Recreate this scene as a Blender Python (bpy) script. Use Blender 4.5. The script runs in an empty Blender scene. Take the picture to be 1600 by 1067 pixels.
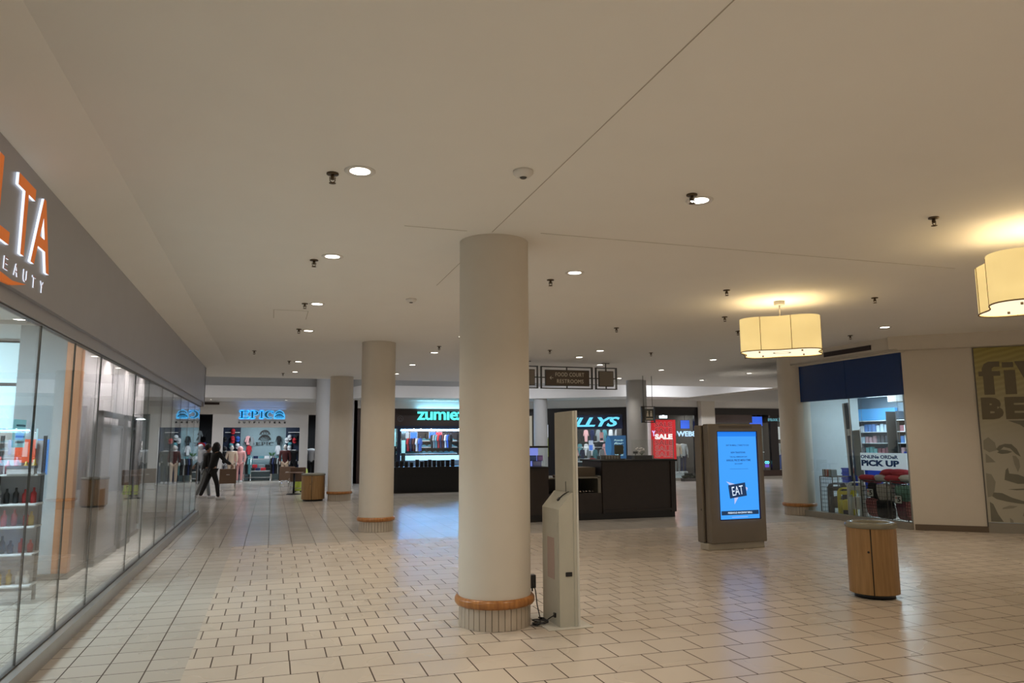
import bpy, bmesh, math, random
from mathutils import Vector, Matrix
R = math.radians; PI = math.pi
random.seed(7)
C = bpy.context.scene
col = C.collection

# ------------------------------------------------------------------ camera
def make_camera():
    yaw, pitch, roll, f = R(17.8), R(7.71), R(-.31), 1160.0
    fw = Vector((math.sin(yaw)*math.cos(pitch), math.cos(yaw)*math.cos(pitch), math.sin(pitch)))
    r = Vector((math.cos(yaw), -math.sin(yaw), 0)); u = r.cross(fw)
    r2 = r*math.cos(roll)+u*math.sin(roll); u2 = -r*math.sin(roll)+u*math.cos(roll)
    cd = bpy.data.cameras.new('camera'); cam = bpy.data.objects.new('camera', cd); col.objects.link(cam)
    cd.sensor_width = 36; cd.lens = f/1600*36; cd.clip_end = 200; cd.clip_start = .05
    m = Matrix((r2, u2, -fw)).transposed().to_4x4(); m.translation = (0, 0, 1.7)
    cam.matrix_world = m
    C.camera = cam
make_camera()

# ------------------------------------------------------------------ world, colour
w = bpy.data.worlds.new('world'); C.world = w; w.use_nodes = True
w.node_tree.nodes['Background'].inputs[0].default_value = (.42, .36, .29, 1)
w.node_tree.nodes['Background'].inputs[1].default_value = .95
C.view_settings.view_transform = 'Standard'; C.view_settings.look = 'None'
C.view_settings.gamma = 1; C.view_settings.use_curve_mapping = False
C.view_settings.exposure = 0.0
try:
    C.cycles.use_denoising = True; C.cycles.max_bounces = 8; C.cycles.diffuse_bounces = 4
    C.cycles.glossy_bounces = 4; C.cycles.transparent_max_bounces = 12
    C.cycles.sample_clamp_indirect = 3; C.cycles.caustics_reflective = False; C.cycles.caustics_refractive = False
except Exception: pass

WARM = (1, .86, .69); NEUT = (1, .88, .74); COOL = (.78, .92, 1)
DOWN_W = 98.0      # each recessed downlight
def area(name, loc, size, power, color, rot=(0, 0, 0), parent=None, sizey=None):
    l = bpy.data.lights.new(name, 'AREA'); l.energy = power; l.color = color; l.size = size
    if sizey: l.shape = 'RECTANGLE'; l.size_y = sizey
    o = bpy.data.objects.new(name, l); col.objects.link(o); o.location = loc; o.rotation_euler = rot
    if parent: o.parent = parent
    return o

# ------------------------------------------------------------------ materials
MATS = {}
def mat(name, c, rough=.6, metal=0, em=None, es=0, noise=.06, nscale=8, bump=0, alpha=None, spec=.5):
    if name in MATS: return MATS[name]
    m = bpy.data.materials.new(name); m.use_nodes = True; nt = m.node_tree; n = nt.nodes; L = nt.links
    p = n['Principled BSDF']; p.inputs['Roughness'].default_value = rough; p.inputs['Metallic'].default_value = metal
    p.inputs['Specular IOR Level'].default_value = spec
    tc = n.new('ShaderNodeTexCoord'); nz = n.new('ShaderNodeTexNoise'); nz.inputs['Scale'].default_value = nscale
    L.new(tc.outputs['Object'], nz.inputs['Vector'])
    mx = n.new('ShaderNodeMix'); mx.data_type = 'RGBA'
    a = [max(0, v*(1-noise)) for v in c]; b = [min(1, v*(1+noise)) for v in c]
    mx.inputs[6].default_value = (*a, 1); mx.inputs[7].default_value = (*b, 1)
    L.new(nz.outputs['Fac'], mx.inputs[0]); L.new(mx.outputs[2], p.inputs['Base Color'])
    if bump:
        bp = n.new('ShaderNodeBump'); bp.inputs['Strength'].default_value = bump
        L.new(nz.outputs['Fac'], bp.inputs['Height']); L.new(bp.outputs['Normal'], p.inputs['Normal'])
    if em:
        p.inputs['Emission Color'].default_value = (*em, 1); p.inputs['Emission Strength'].default_value = es
    if alpha is not None: p.inputs['Alpha'].default_value = alpha
    MATS[name] = m; return m

def glass_mat(name, tint=(.93, .97, .97), refl=1.0, rough=.0, ior=1.5):
    if name in MATS: return MATS[name]
    m = bpy.data.materials.new(name); m.use_nodes = True; nt = m.node_tree; n = nt.nodes; L = nt.links
    n.remove(n['Principled BSDF']); out = n['Material Output']
    t = n.new('ShaderNodeBsdfTransparent'); t.inputs[0].default_value = (*tint, 1)
    g = n.new('ShaderNodeBsdfGlossy'); g.inputs['Roughness'].default_value = rough; g.inputs[0].default_value = (refl, refl, refl, 1)
    fr = n.new('ShaderNodeFresnel'); ge = n.new('ShaderNodeNewGeometry'); mr = n.new('ShaderNodeMapRange')
    mr.inputs[3].default_value = ior; mr.inputs[4].default_value = 1/ior; L.new(ge.outputs['Backfacing'], mr.inputs[0]); L.new(mr.outputs[0], fr.inputs[0])
    mx = n.new('ShaderNodeMixShader'); L.new(fr.outputs[0], mx.inputs[0]); L.new(t.outputs[0], mx.inputs[1]); L.new(g.outputs[0], mx.inputs[2])
    L.new(mx.outputs[0], out.inputs[0]); MATS[name] = m; return m

def tile_mat(name, bw, rh, off, sx, sy, c1, c2, mort=(.06, .035, .02), ms=.0055, rough=.27):
    m = bpy.data.materials.new(name); m.use_nodes = True; nt = m.node_tree; n = nt.nodes; L = nt.links
    p = n['Principled BSDF']
    tc = n.new('ShaderNodeTexCoord'); mp = n.new('ShaderNodeMapping'); mp.inputs['Location'].default_value = (sx, sy, 0)
    L.new(tc.outputs['Object'], mp.inputs['Vector'])
    b = n.new('ShaderNodeTexBrick'); b.offset = off; b.offset_frequency = 2; b.squash = 1
    b.inputs['Scale'].default_value = 1; b.inputs['Brick Width'].default_value = bw; b.inputs['Row Height'].default_value = rh
    b.inputs['Mortar Size'].default_value = ms; b.inputs['Mortar Smooth'].default_value = .1; b.inputs['Bias'].default_value = 0
    b.inputs['Color1'].default_value = (*c1, 1); b.inputs['Color2'].default_value = (*c2, 1); b.inputs['Mortar'].default_value = (*mort, 1)
    L.new(mp.outputs[0], b.inputs['Vector'])
    nz = n.new('ShaderNodeTexNoise'); nz.inputs['Scale'].default_value = .8; nz.inputs['Detail'].default_value = 2
    L.new(tc.outputs['Object'], nz.inputs['Vector'])
    rmp = n.new('ShaderNodeMapRange'); rmp.inputs[1].default_value = .3; rmp.inputs[2].default_value = .7
    rmp.inputs[3].default_value = .94; rmp.inputs[4].default_value = 1.03; L.new(nz.outputs['Fac'], rmp.inputs[0])
    mx = n.new('ShaderNodeMix'); mx.data_type = 'RGBA'; mx.blend_type = 'MULTIPLY'; mx.inputs[0].default_value = 1
    L.new(b.outputs['Color'], mx.inputs[6]); L.new(rmp.outputs[0], mx.inputs[7]); L.new(mx.outputs[2], p.inputs['Base Color'])
    rr = n.new('ShaderNodeMapRange'); rr.inputs[1].default_value = .3; rr.inputs[2].default_value = .7
    rr.inputs[3].default_value = rough-.02; rr.inputs[4].default_value = rough+.03; L.new(nz.outputs['Fac'], rr.inputs[0])
    ad = n.new('ShaderNodeMath'); ad.operation = 'ADD'; L.new(rr.outputs[0], ad.inputs[0])
    ml = n.new('ShaderNodeMath'); ml.operation = 'MULTIPLY'; ml.inputs[1].default_value = .5; L.new(b.outputs['Fac'], ml.inputs[0]); L.new(ml.outputs[0], ad.inputs[1])
    L.new(ad.outputs[0], p.inputs['Roughness'])
    bp = n.new('ShaderNodeBump'); bp.inputs['Strength'].default_value = .25; bp.inputs['Distance'].default_value = .003; bp.invert = True
    L.new(b.outputs['Fac'], bp.inputs['Height'])
    nz2 = n.new('ShaderNodeTexNoise'); nz2.inputs['Scale'].default_value = 5; L.new(tc.outputs['Object'], nz2.inputs['Vector'])
    bp2 = n.new('ShaderNodeBump'); bp2.inputs['Strength'].default_value = .05; bp2.inputs['Distance'].default_value = .01
    L.new(nz2.outputs['Fac'], bp2.inputs['Height']); L.new(bp.outputs[0], bp2.inputs['Normal']); L.new(bp2.outputs[0], p.inputs['Normal'])
    return m

def grid_mat(name, c, line, w, h, rough=.6, em=0, ms=.01, off=0.0):
    """a surface divided by thin lines (tiles, panels)"""
    if name in MATS: return MATS[name]
    m = tile_mat(name, w, h, off, 0, 0, c, [v*.95 for v in c], line, ms, rough); MATS[name] = m; return m

def wood_mat(name, c1, c2, rough=.4):
    if name in MATS: return MATS[name]
    m = bpy.data.materials.new(name); m.use_nodes = True; nt = m.node_tree; n = nt.nodes; L = nt.links
    p = n['Principled BSDF']; p.inputs['Roughness'].default_value = rough
    tc = n.new('ShaderNodeTexCoord'); mp = n.new('ShaderNodeMapping'); mp.inputs['Scale'].default_value = (14, 14, 1.2)
    L.new(tc.outputs['Object'], mp.inputs['Vector'])
    nz = n.new('ShaderNodeTexNoise'); nz.inputs['Scale'].default_value = 2.5; nz.inputs['Detail'].default_value = 8
    L.new(mp.outputs[0], nz.inputs['Vector'])
    cr = n.new('ShaderNodeValToRGB'); cr.color_ramp.elements[0].position = .35; cr.color_ramp.elements[1].position = .65
    cr.color_ramp.elements[0].color = (*c1, 1); cr.color_ramp.elements[1].color = (*c2, 1)
    L.new(nz.outputs['Fac'], cr.inputs[0]); L.new(cr.outputs[0], p.inputs['Base Color']); MATS[name] = m; return m

paint = mat('cream_wall_paint', (.64, .59, .515), .7, noise=.02)
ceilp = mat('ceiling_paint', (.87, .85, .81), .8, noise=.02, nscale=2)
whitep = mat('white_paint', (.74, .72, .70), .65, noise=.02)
recess_shade = mat('shaded_recess_grey', (.46, .45, .43), .75, noise=.02)  # darker tone puts the shade of the recess into the colour
fascia = mat('brushed_fascia_panel', (.40, .395, .425), .30, .3, noise=.05, nscale=3)
steel = mat('brushed_steel', (.45, .44, .42), .35, .8)
dsteel = mat('dark_steel', (.10, .095, .09), .4, .6)
chrome = mat('chrome', (.75, .75, .75), .15, 1)
black = mat('black_plastic', (.012, .012, .014), .35)
blackm = mat('matt_black_laminate', (.006, .006, .007), .5)
espresso = mat('espresso_laminate', (.028, .020, .019), .38, noise=.2)
brownf = mat('dark_brown_storefront', (.035, .018, .014), .35)
navy = mat('navy_panel', (.004, .014, .045), .5)
tealw = mat('teal_grey_paint', (.25, .34, .37), .7)
lamp_white = mat('lamp_glow', (1, 1, 1), .5, em=(1, .93, .80), es=14)
tube_white = mat('cool_lamp_glow', (1, 1, 1), .5, em=(.72, .88, 1), es=7)
trimw = mat('white_metal_trim', (.75, .73, .70), .4)
woodband = wood_mat('honey_wood', (.30, .115, .03), (.46, .20, .055), .28)
binwood = wood_mat('bin_wood_veneer', (.29, .165, .062), (.38, .22, .09), .38)
bintop = mat('olive_grey_resin', (.22, .21, .16), .25)
coltile = grid_mat('pale_column_tile', (.55, .48, .38), (.16, .11, .07), .055, .6, .35, ms=.003)
glass = glass_mat('clear_glass', refl=1.0)
plexi = glass_mat('clear_acrylic', (.95, .97, .97), ior=1.35)
platinum = mat('off_white_powder_coat', (.50, .49, .42), .42)
taupe = mat('taupe_metal', (.20, .175, .145), .38, .3)
orangep = mat('copper_orange_panel', (.62, .26, .11), .35, .2)
pinkp = mat('pearl_pink_panel', (.62, .54, .52), .30, .35)
orange_face = mat('orange_letter_face', (.80, .19, .02), .4, em=(.9, .2, .01), es=.25)
white_glow = mat('white_letter_side', (.8, .85, 1), .4, em=(.75, .85, 1), es=1.1)
cyan = mat('cyan_letter_glow', (.02, .2, .2), .4, em=(.10, .84, .78), es=1.4)
cyan2 = mat('sky_letter_glow', (.05, .2, .25), .4, em=(.16, .70, .90), es=1.0)
halo = mat('blue_halo_glow', (.1, .6, 1), .4, em=(.06, .42, .86), es=1.0)
teal_letter = mat('deep_teal_letter', (.01, .12, .20), .4, em=(.0, .06, .12), es=.4)
yellowplastic = mat('lime_yellow_plastic', (.62, .78, .10), .4)
skinm = mat('skin', (.42, .25, .17), .6)
brownv = mat('brown_vinyl', (.20, .125, .085), .45)

# ------------------------------------------------------------------ object helpers
def tag(o, label=None, cat=None, group=None, kind=None):
    if label: o['label'] = label
    if cat: o['category'] = cat
    if group: o['group'] = group
    if kind: o['kind'] = kind
    return o
def thing(name, label, cat, loc=(0, 0, 0), rz=0, group=None):
    o = bpy.data.objects.new(name, None); col.objects.link(o); o.empty_display_size = .1
    o.location = loc; o.rotation_euler = (0, 0, rz); return tag(o, label, cat, group)
class MB:
    def __init__(s): s.b = bmesh.new()
    def box(s, x0, x1, y0, y1, z0, z1, m=None, bev=0, mi=0):
        v = [(x, y, z) for x in (x0, x1) for y in (y0, y1) for z in (z0, z1)]
        vs = [s.b.verts.new(m @ Vector(p) if m else p) for p in v]
        fs = [s.b.faces.new([vs[i] for i in f]) for f in ((0, 1, 3, 2), (4, 6, 7, 5), (0, 4, 5, 1), (2, 3, 7, 6), (0, 2, 6, 4), (1, 5, 7, 3))]
        for f in fs: f.material_index = mi
        if bev:
            es = list({e for f in fs for e in f.edges})
            bmesh.ops.bevel(s.b, geom=es, offset=bev, segments=2, affect='EDGES', profile=.5)
        return s
    def lathe(s, prof, n=32, cx=0, cy=0, cz=0, sx=1, sy=1, smooth=True, cap=True, m=None, a0=0, a1=2*PI, rib=None):
        full = abs(a1-a0-2*PI) < 1e-6; k = n if full else n+1; rings = []
        for (r, z) in prof:
            ring = []
            for i in range(k):
                a = a0+(a1-a0)*i/n; rr = r*(rib(a) if rib else 1)
                p = Vector((cx+rr*sx*math.cos(a), cy+rr*sy*math.sin(a), cz+z)); ring.append(s.b.verts.new(m @ p if m else p))
            rings.append(ring)
        for j in range(len(rings)-1):
            for i in range(n if full else n):
                i2 = (i+1) % k
                if not full and i+1 >= k: continue
                f = s.b.faces.new((rings[j][i], rings[j][i2], rings[j+1][i2], rings[j+1][i])); f.smooth = smooth
        if cap and full:
            if prof[0][0] > 1e-5: s.b.faces.new(list(reversed(rings[0])))
            if prof[-1][0] > 1e-5: s.b.faces.new(rings[-1])
        return s
    def cyl(s, cx, cy, z0, z1, r, n=24, r2=None): return s.lathe([(r, z0), (r if r2 is None else r2, z1)], n, cx, cy)
    def tube(s, pts, r, n=8, closed=False):
        pts = [Vector(p) for p in pts]; rings = []; up = None
        for i, p in enumerate(pts):
            if closed: d = pts[(i+1) % len(pts)]-pts[i-1]
            else: d = pts[min(i+1, len(pts)-1)]-pts[max(i-1, 0)]
            d.normalize()
            if up is None: up = Vector((0, 0, 1)) if abs(d.z) < .9 else Vector((1, 0, 0))
            a = d.cross(up)
            if a.length < 1e-4: a = d.orthogonal()
            a.normalize(); up = a.cross(d).normalized()
            rr = r[i] if isinstance(r, (list, tuple)) else r
            rings.append([s.b.verts.new(p+(a*math.cos(t)+up*math.sin(t))*rr) for t in [2*PI*k/n for k in range(n)]])
        m = len(rings)
        for j in range(m if closed else m-1):
            for k in range(n):
                f = s.b.faces.new((rings[j][k], rings[j][(k+1) % n], rings[(j+1) % m][(k+1) % n], rings[(j+1) % m][k])); f.smooth = True
        if not closed: s.b.faces.new(list(reversed(rings[0]))); s.b.faces.new(rings[-1])
        return s
    def prism(s, poly, y0, y1, m=None, mi=0, axis='y'):
        def P(a, b, t): return {'y': (a, t, b), 'z': (a, b, t), 'x': (t, a, b)}[axis]
        A = [s.b.verts.new(m @ Vector(P(a, b, y0)) if m else P(a, b, y0)) for a, b in poly]
        B = [s.b.verts.new(m @ Vector(P(a, b, y1)) if m else P(a, b, y1)) for a, b in poly]
        n = len(poly); f = [s.b.faces.new(A), s.b.faces.new(list(reversed(B)))]
        for i in range(n): f.append(s.b.faces.new((A[i], B[i], B[(i+1) % n], A[(i+1) % n])))
        for x in f: x.material_index = mi
        return s
    def ball(s, c, r, sx=1, sy=1, sz=1, n=12, m=None):
        prof = [(r*math.sin(PI*i/(n//2+2)), -r*math.cos(PI*i/(n//2+2))*sz) for i in range(n//2+3)]
        prof[0] = (1e-4, prof[0][1]); prof[-1] = (1e-4, prof[-1][1])
        return s.lathe(prof, n, c[0], c[1], c[2], sx, sy, m=m)
    def build(s, name, m, parent=None, bev=0):
        bmesh.ops.recalc_face_normals(s.b, faces=s.b.faces[:])
        me = bpy.data.meshes.new(name); s.b.to_mesh(me); s.b.free()
        for x in (m if isinstance(m, (list, tuple)) else [m]): me.materials.append(x)
        o = bpy.data.objects.new(name, me); col.objects.link(o)
        if parent: o.parent = parent
        if bev:
            md = o.modifiers.new('bevel', 'BEVEL'); md.width = bev; md.segments = 2; md.limit_method = 'ANGLE'
        return o
def struct(name, mb, m): return tag(mb.build(name, m), kind='structure')
def copy_tree(o, loc=None, rz=None, label=None, group=None, parent=None, scale=None):
    c = o.copy(); col.objects.link(c)
    if parent is not None: c.parent = parent
    if loc is not None: c.location = loc
    if rz is not None: c.rotation_euler = (0, 0, rz)
    if scale is not None: c.scale = (scale,)*3 if not isinstance(scale, (tuple, list)) else scale
    if label: c['label'] = label
    if group: c['group'] = group
    for ch in list(o.children): copy_tree(ch, parent=c)
    return c
def recolor(o, old, new):
    """give one copy of a thing its own material"""
    for ch in [o]+list(o.children_recursive):
        if ch.type == 'MESH' and ch.data.materials and ch.data.materials[0] == old:
            ch.data = ch.data.copy(); ch.data.materials[0] = new

def text(name, s, x0, x1, z0, z1, y, depth, m, parent, bold=0.0, shear=0.0, spacing=1.0, mirror=False):
    """lettering fitted to a box; faces -Y"""
    cu = bpy.data.curves.new(name, 'FONT'); cu.body = s; cu.size = 1; cu.offset = bold; cu.shear = shear; cu.space_character = spacing
    cu.extrude = .5; cu.resolution_u = 3
    t = bpy.data.objects.new(name, cu); col.objects.link(t)
    bpy.context.view_layer.update()
    me = bpy.data.meshes.new_from_object(t.evaluated_get(bpy.context.evaluated_depsgraph_get()))
    bpy.data.objects.remove(t); bpy.data.curves.remove(cu)
    xs = [v.co.x for v in me.vertices]; ys = [v.co.y for v in me.vertices]
    ax, bx, ay, by = min(xs), max(xs), min(ys), max(ys)
    for v in me.vertices:
        u = (v.co.x-ax)/(bx-ax); q = (v.co.y-ay)/max(1e-6, by-ay); d = v.co.z+.5
        v.co = Vector((x0+u*(x1-x0), y-d*depth, z0+q*(z1-z0)))
    me.materials.clear()
    ms = m if isinstance(m, (list, tuple)) else [m]
    for k in ms: me.materials.append(k)
    for p in me.polygons: p.material_index = 0
    me.update()
    if len(ms) > 1:
        for p in me.polygons: p.material_index = 0 if p.normal.y < -.9 else 1
    me.name = name
    o = bpy.data.objects.new(name, me); col.objects.link(o); o.parent = parent
    return o

def skin(name, pts, edges, m, parent=None, sub=1):
    """pts: (x,y,z,r); grown into one continuous tapering surface"""
    me = bpy.data.meshes.new(name); b = bmesh.new(); lay = b.verts.layers.skin.verify()
    vs = []
    for i, p in enumerate(pts):
        v = b.verts.new(p[:3]); r = p[3]
        v[lay].radius = r if isinstance(r, (tuple, list)) else (r, r); v[lay].use_root = (i == 0); vs.append(v)
    for a, c in edges: b.edges.new((vs[a], vs[c]))
    b.to_mesh(me); b.free()
    o = bpy.data.objects.new(name, me); col.objects.link(o)
    sk = o.modifiers.new('s', 'SKIN'); sk.use_smooth_shade = True
    if sub: su = o.modifiers.new('u', 'SUBSURF'); su.levels = sub; su.render_levels = sub
    bpy.context.view_layer.update()
    m2 = bpy.data.meshes.new_from_object(o.evaluated_get(bpy.context.evaluated_depsgraph_get()))
    bpy.data.objects.remove(o); bpy.data.meshes.remove(me)
    m2.materials.clear(); m2.materials.append(m); m2.name = name
    for p in m2.polygons: p.use_smooth = True
    n = bpy.data.objects.new(name, m2); col.objects.link(n)
    if parent: n.parent = parent
    return n

# ------------------------------------------------------------------ floor
t1, t2 = (.63, .545, .455), (.58, .50, .415)
g1, g2 = (.54, .49, .43), (.50, .455, .395)
zA = tile_mat('floor_strip_tiles', .29, .305, 0, 1.43, .26, g1, g2)
zB = tile_mat('floor_tiles_front', .385, .37, .5, -.1925, -5.65, t1, t2)
zC = tile_mat('floor_tiles_mid', .29, .305, .5, -.045, -6.39, t1, t2)
zD = tile_mat('floor_tiles_far', .385, .37, .5, -.1925, -9.44, t1, t2)
zE = tile_mat('floor_tiles_back', .385, .37, 0, 0, -13.5, g1, g2, ms=.005, rough=.20)
b = MB()
def quad(b, x0, x1, y0, y1, z, mi=0):
    f = b.b.faces.new([b.b.verts.new(p) for p in ((x0, y0, z), (x1, y0, z), (x1, y1, z), (x0, y1, z))]); f.material_index = mi
quad(b, -6, -.57, -6, 13.5, 0, 0)
quad(b, -.57, 26, -6, 6.39, 0, 1); quad(b, -.57, 26, 6.39, 9.44, 0, 2)
quad(b, -.57, 26, 9.44, 13.5, 0, 3); quad(b, -12, 26, 13.5, 40, 0, 4)
struct('floor', b, [zA, zB, zC, zD, zE])

# ------------------------------------------------------------------ ceilings
b = MB()
b.box(-1.15, 26, -6, 24.0, 3.7, 3.8)
b.prism([(-1.63, 3.56), (-1.15, 3.7), (-1.15, 3.8), (-1.75, 3.8), (-1.75, 3.56)], -6, 19.75)
struct('ceiling', b, ceilp)
b = MB()
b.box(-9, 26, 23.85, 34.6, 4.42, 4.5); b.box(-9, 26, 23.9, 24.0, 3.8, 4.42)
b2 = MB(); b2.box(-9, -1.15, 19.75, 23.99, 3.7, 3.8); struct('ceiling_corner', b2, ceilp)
struct('ceiling_far', b, recess_shade)
# the beam in front of the far shops and the low soffit behind it
edge = [(-9, 31.4), (3.0, 31.4), (3.4, 29.9), (9.6, 29.9), (13.6, 27.1), (26, 27.1)]
b = MB()
b.prism([(x, y+.121) for x, y in edge]+[(26, 34.6), (-9, 34.6)], 3.5, 3.56, axis='z')
b.prism(edge+[(x, y+.12) for x, y in reversed(edge)], 3.5, 3.98, axis='z')
struct('trim_1', b, whitep)
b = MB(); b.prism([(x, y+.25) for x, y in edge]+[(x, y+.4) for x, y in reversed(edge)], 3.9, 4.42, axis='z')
struct('trim_2', b, recess_shade)  # set-back upper face, its shade given by the grey colour
# expansion joints in the ceiling
b = MB(); jm = mat('ceiling_joint', (.48, .44, .38), .8)
b.box(1.938, 1.944, 2.0, 6.65, 3.697, 3.70); b.box(1.938, 1.944, 7.4, 9.2, 3.697, 3.70)
b.box(1.1, 1.7, 6.68, 6.684, 3.697, 3.7); b.box(2.4, 7.6, 6.55, 6.554, 3.697, 3.7)
for (x0, x1, y0, y1) in ((-.05, .45, 11.6, 11.608), (-.05, -.042, 11.6, 12.4), (.45, .458, 11.6, 12.4)): b.box(x0, x1, y0, y1, 3.697, 3.7)
struct('trim_3', b, jm)

for k, (x, lb) in enumerate(((-3.5, 'leftmost'), (2.5, 'second'), (8.5, 'third'), (14.5, 'fourth'), (20.5, 'rightmost'))):
    t = thing('added_bay_light', 'wide flat fill light added high in the raised far ceiling bay, %s' % lb, 'ceiling light', (x, 27.0 if x < 12 else 25.6, 4.4))  # lamps added in the bay to brighten the far end
    MB().box(-1.4, 1.4, -.15, .15, -.06, 0).build('housing', trimw, t); MB().box(-1.36, 1.36, -.12, .12, -.066, -.06).build('diffuser', lamp_white, t)
    area('added_bay_lamp', (0, 0, -.08), 2.6, 105, (.84, .89, 1), (R(14), 0, 0), t, .25)

# ------------------------------------------------------------------ left shop front
b = MB(); b.box(-1.78, -1.62, -6, 19.75, 2.70, 3.56); b.box(-1.74, -1.66, -6, 19.75, 2.60, 2.70)
b.box(-5, -1.62, 19.6, 19.78, 2.6, 3.7); struct('wall_left', b, fascia)
b = MB(); b.box(-1.78, -1.62, -6, 19.6, 0, .125); b.box(-5, -1.62, 19.5, 19.64, 0, .125); struct('baseboard_left', b, steel)
b = MB(); b.box(-1.725, -1.675, -6, 19.6, 2.59, 2.605); b.box(-1.715, -1.685, -6, 19.6, .125, .137); struct('trim_4', b, dsteel)
joints = [-6, -3, 1.2, 3.3, 5.35, 6.39, 7.43, 8.5, 10.55, 11.66, 13.02, 14.34, 15.6, 16.95, 18.3, 19.55]
for i in range(len(joints)-1):
    b = MB(); b.box(-1.706, -1.694, joints[i]+.004, joints[i+1]-.004, .13, 2.6)
    struct('window_%d' % (i+1), b, glass)
b = MB(); b.box(-4.9, -1.70, 19.594, 19.606, .13, 2.6); struct('window_16', b, glass)
b = MB(); [b.box(-1.708, -1.692, y-.003, y+.003, .13, 2.6) for y in joints[3:]]; struct('trim_5', b, dsteel)

# inside the left shop
b = MB(); b.box(-5, -1.78, 11.05, 19.5, 3.25, 3.3); b.box(-9, -1.78, -6, 11.05, 3.3, 3.35); struct('ceiling_shop_left', b, whitep)
b = MB(); b.box(-3.18, -2.62, 11.1, 11.25, 0, 3.3); struct('wall_partition', b, mat('blue_grey_panel', (.52, .57, .60), .55))
b = MB(); b.box(-2.62, -2.44, 11.06, 11.22, .06, 3.25, bev=.004); struct('wall_copper', b, orangep)
b = MB(); b.box(-2.62, -2.45, 11.22, 16.3, .06, 3.25)
struct('wall_pearl', b, pinkp)
b = MB()
for y in (12.0, 13.15, 13.55, 14.15, 14.55, 15.0, 15.45, 16.0): b.box(-2.452, -2.446, y, y+.012, .06, 3.25)
struct('trim_6', b, dsteel)
b = MB(); b.box(-3.2, -2.42, 11.02, 16.35, 0, .07); struct('baseboard_shop', b, mat('kick_plate', (.16, .13, .11), .4))
b = MB(); b.box(-9.1, -9, -6, 13.6, 0, 3.3); b.box(-9, -3.1, 13.5, 13.6, 0, 3.3); struct('wall_shop_back', b, whitep)
b = MB(); b.box(-3.5, -2.46, 16.9, 17.05, 0, 3.25); struct('wall_shop_end', b, mat('pale_blue_grey_paint', (.50, .54, .56), .6))
for i, (y0, y1) in enumerate(((11.98, 13.62), (13.88, 14.8))):
    t = thing('security_gate', ('wide' if i == 0 else 'narrow')+' grey framed clouded panel standing against the pearl pink wall, '+('nearer the copper edge' if i == 0 else 'farther from the copper edge'), 'panel', (-2.36, y0, 0), 0)
    w_ = y1-y0; f = MB()
    f.box(-.04, .04, 0, .08, 0.02, 2.18); f.box(-.04, .04, w_-.08, w_, 0.02, 2.18); f.box(-.04, .04, 0, w_, 2.1, 2.18); f.box(-.04, .04, 0, w_, 1.95, 1.99); f.box(-.04, .04, 0, w_, 0, .1)
    f.build('frame', dsteel, t)
    MB().box(-.012, .012, .08, w_-.08, .1, 1.95).build('panel', mat('clouded_panel', (.40, .37, .38), .3), t)
    MB().box(-.008, .016, .25, .6, .75, 1.05).build('notice', mat('brown_notice', (.16, .07, .03), .5), t)
area('pearl_wall_fill', (-2.08, 13.7, 3.2), .25, 95, (1, .97, 1), (0, R(20), 0), None, 5.0).data.spread = R(80)  # added fill without a fitting, brightens the pearl wall
for k, y in enumerate((12.75, 14.35, 15.9)):
    t = thing('wall_washer', 'small warm spotlight washing the pearl pink wall from above, %s' % ('nearest the copper edge', 'middle one', 'farthest one')[k], 'lamp', (-2.18, y, 3.25))
    MB().lathe([(.04, -.06), (.05, 0)], 16).build('can', trimw, t); MB().lathe([(.001, -.062), (.036, -.062)], 14, cap=False).build('lens', lamp_white, t)
    l = bpy.data.lights.new('wash_lamp', 'SPOT'); l.energy = 90; l.color = (1, .94, .93); l.spot_size = R(95); l.spot_blend = .7; l.shadow_soft_size = .04
    o = bpy.data.objects.new('wash_lamp', l); col.objects.link(o); o.parent = t; o.location = (0, 0, -.08); o.rotation_euler = (0, R(18), 0)
t = thing('pull_handle', 'tall thin steel door pull near the far end of the copper wall', 'handle', (-2.40, 16.0, .2))
MB().tube([(0, 0, 0), (0, 0, 1.55)], .025).build('bar', dsteel, t)

# orange and white lit sign on the fascia
t = thing('store_sign', 'orange lit ULTA BEAUTY letters with white glowing edges on the grey fascia', 'sign', (-1.625, 4.55, 0), R(90))
for s_, a0, a1 in (('U', -.02, .28), ('L', .40, .68), ('T', .76, 1.12), ('A', 1.12, 1.56)):
    text('letter', s_, a0, a1, 2.93, 3.43, 0, .022, [orange_face, white_glow], t, bold=.012)
x = .48
for s_ in 'BEAUTY': text('small_letter', s_, x, x+.075, 2.78, 2.86, 0, .010, [mat('pink_letter_face', (.55, .30, .28), .4), white_glow], t); x += .19
sw = [(0, 2.80), (.25, 2.72), (.5, 2.685), (.8, 2.70), (1.08, 2.76), (.8, 2.73), (.5, 2.745), (.25, 2.80), (.05, 2.9)]
MB().prism(sw, 0, -.022).build('swoosh', orange_face, t)

# display shelves inside the left shop
shelfm = mat('white_shelf', (.75, .78, .80), .4)
redp = mat('orange_red_header', (.75, .10, .03), .5, em=(.8, .10, .03), es=.15)
def gondola(y, x1, label, n=5):
    t = thing('display_shelf', label, 'shelf unit', (x1, y, 0), 0)
    for xx in (0, -.42, -.84): MB().box(xx-.015, xx+.015, -.02, .02, 0, 1.8).build('upright', dsteel, t)
    for z in (.2, .53, .82, 1.06, 1.38): MB().box(-.88, .03, -.3, 0, z-.02, z, bev=.004).build('shelf', shelfm, t)
    MB().box(-.86, .0, .0, .02, .1, 1.75).build('back_panel', mat('shelf_back', (.50, .50, .52), .6), t)
    MB().box(-.85, -.45, -.05, -.03, 1.5, 1.76).build('header', redp, t)
    MB().box(-.28, -.08, -.05, -.03, 1.5, 1.76).build('header', redp, t)
    return t
g = gondola(9.75, -2.46, 'dark framed shelf unit behind the first glass panes with orange red header boards')
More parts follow.
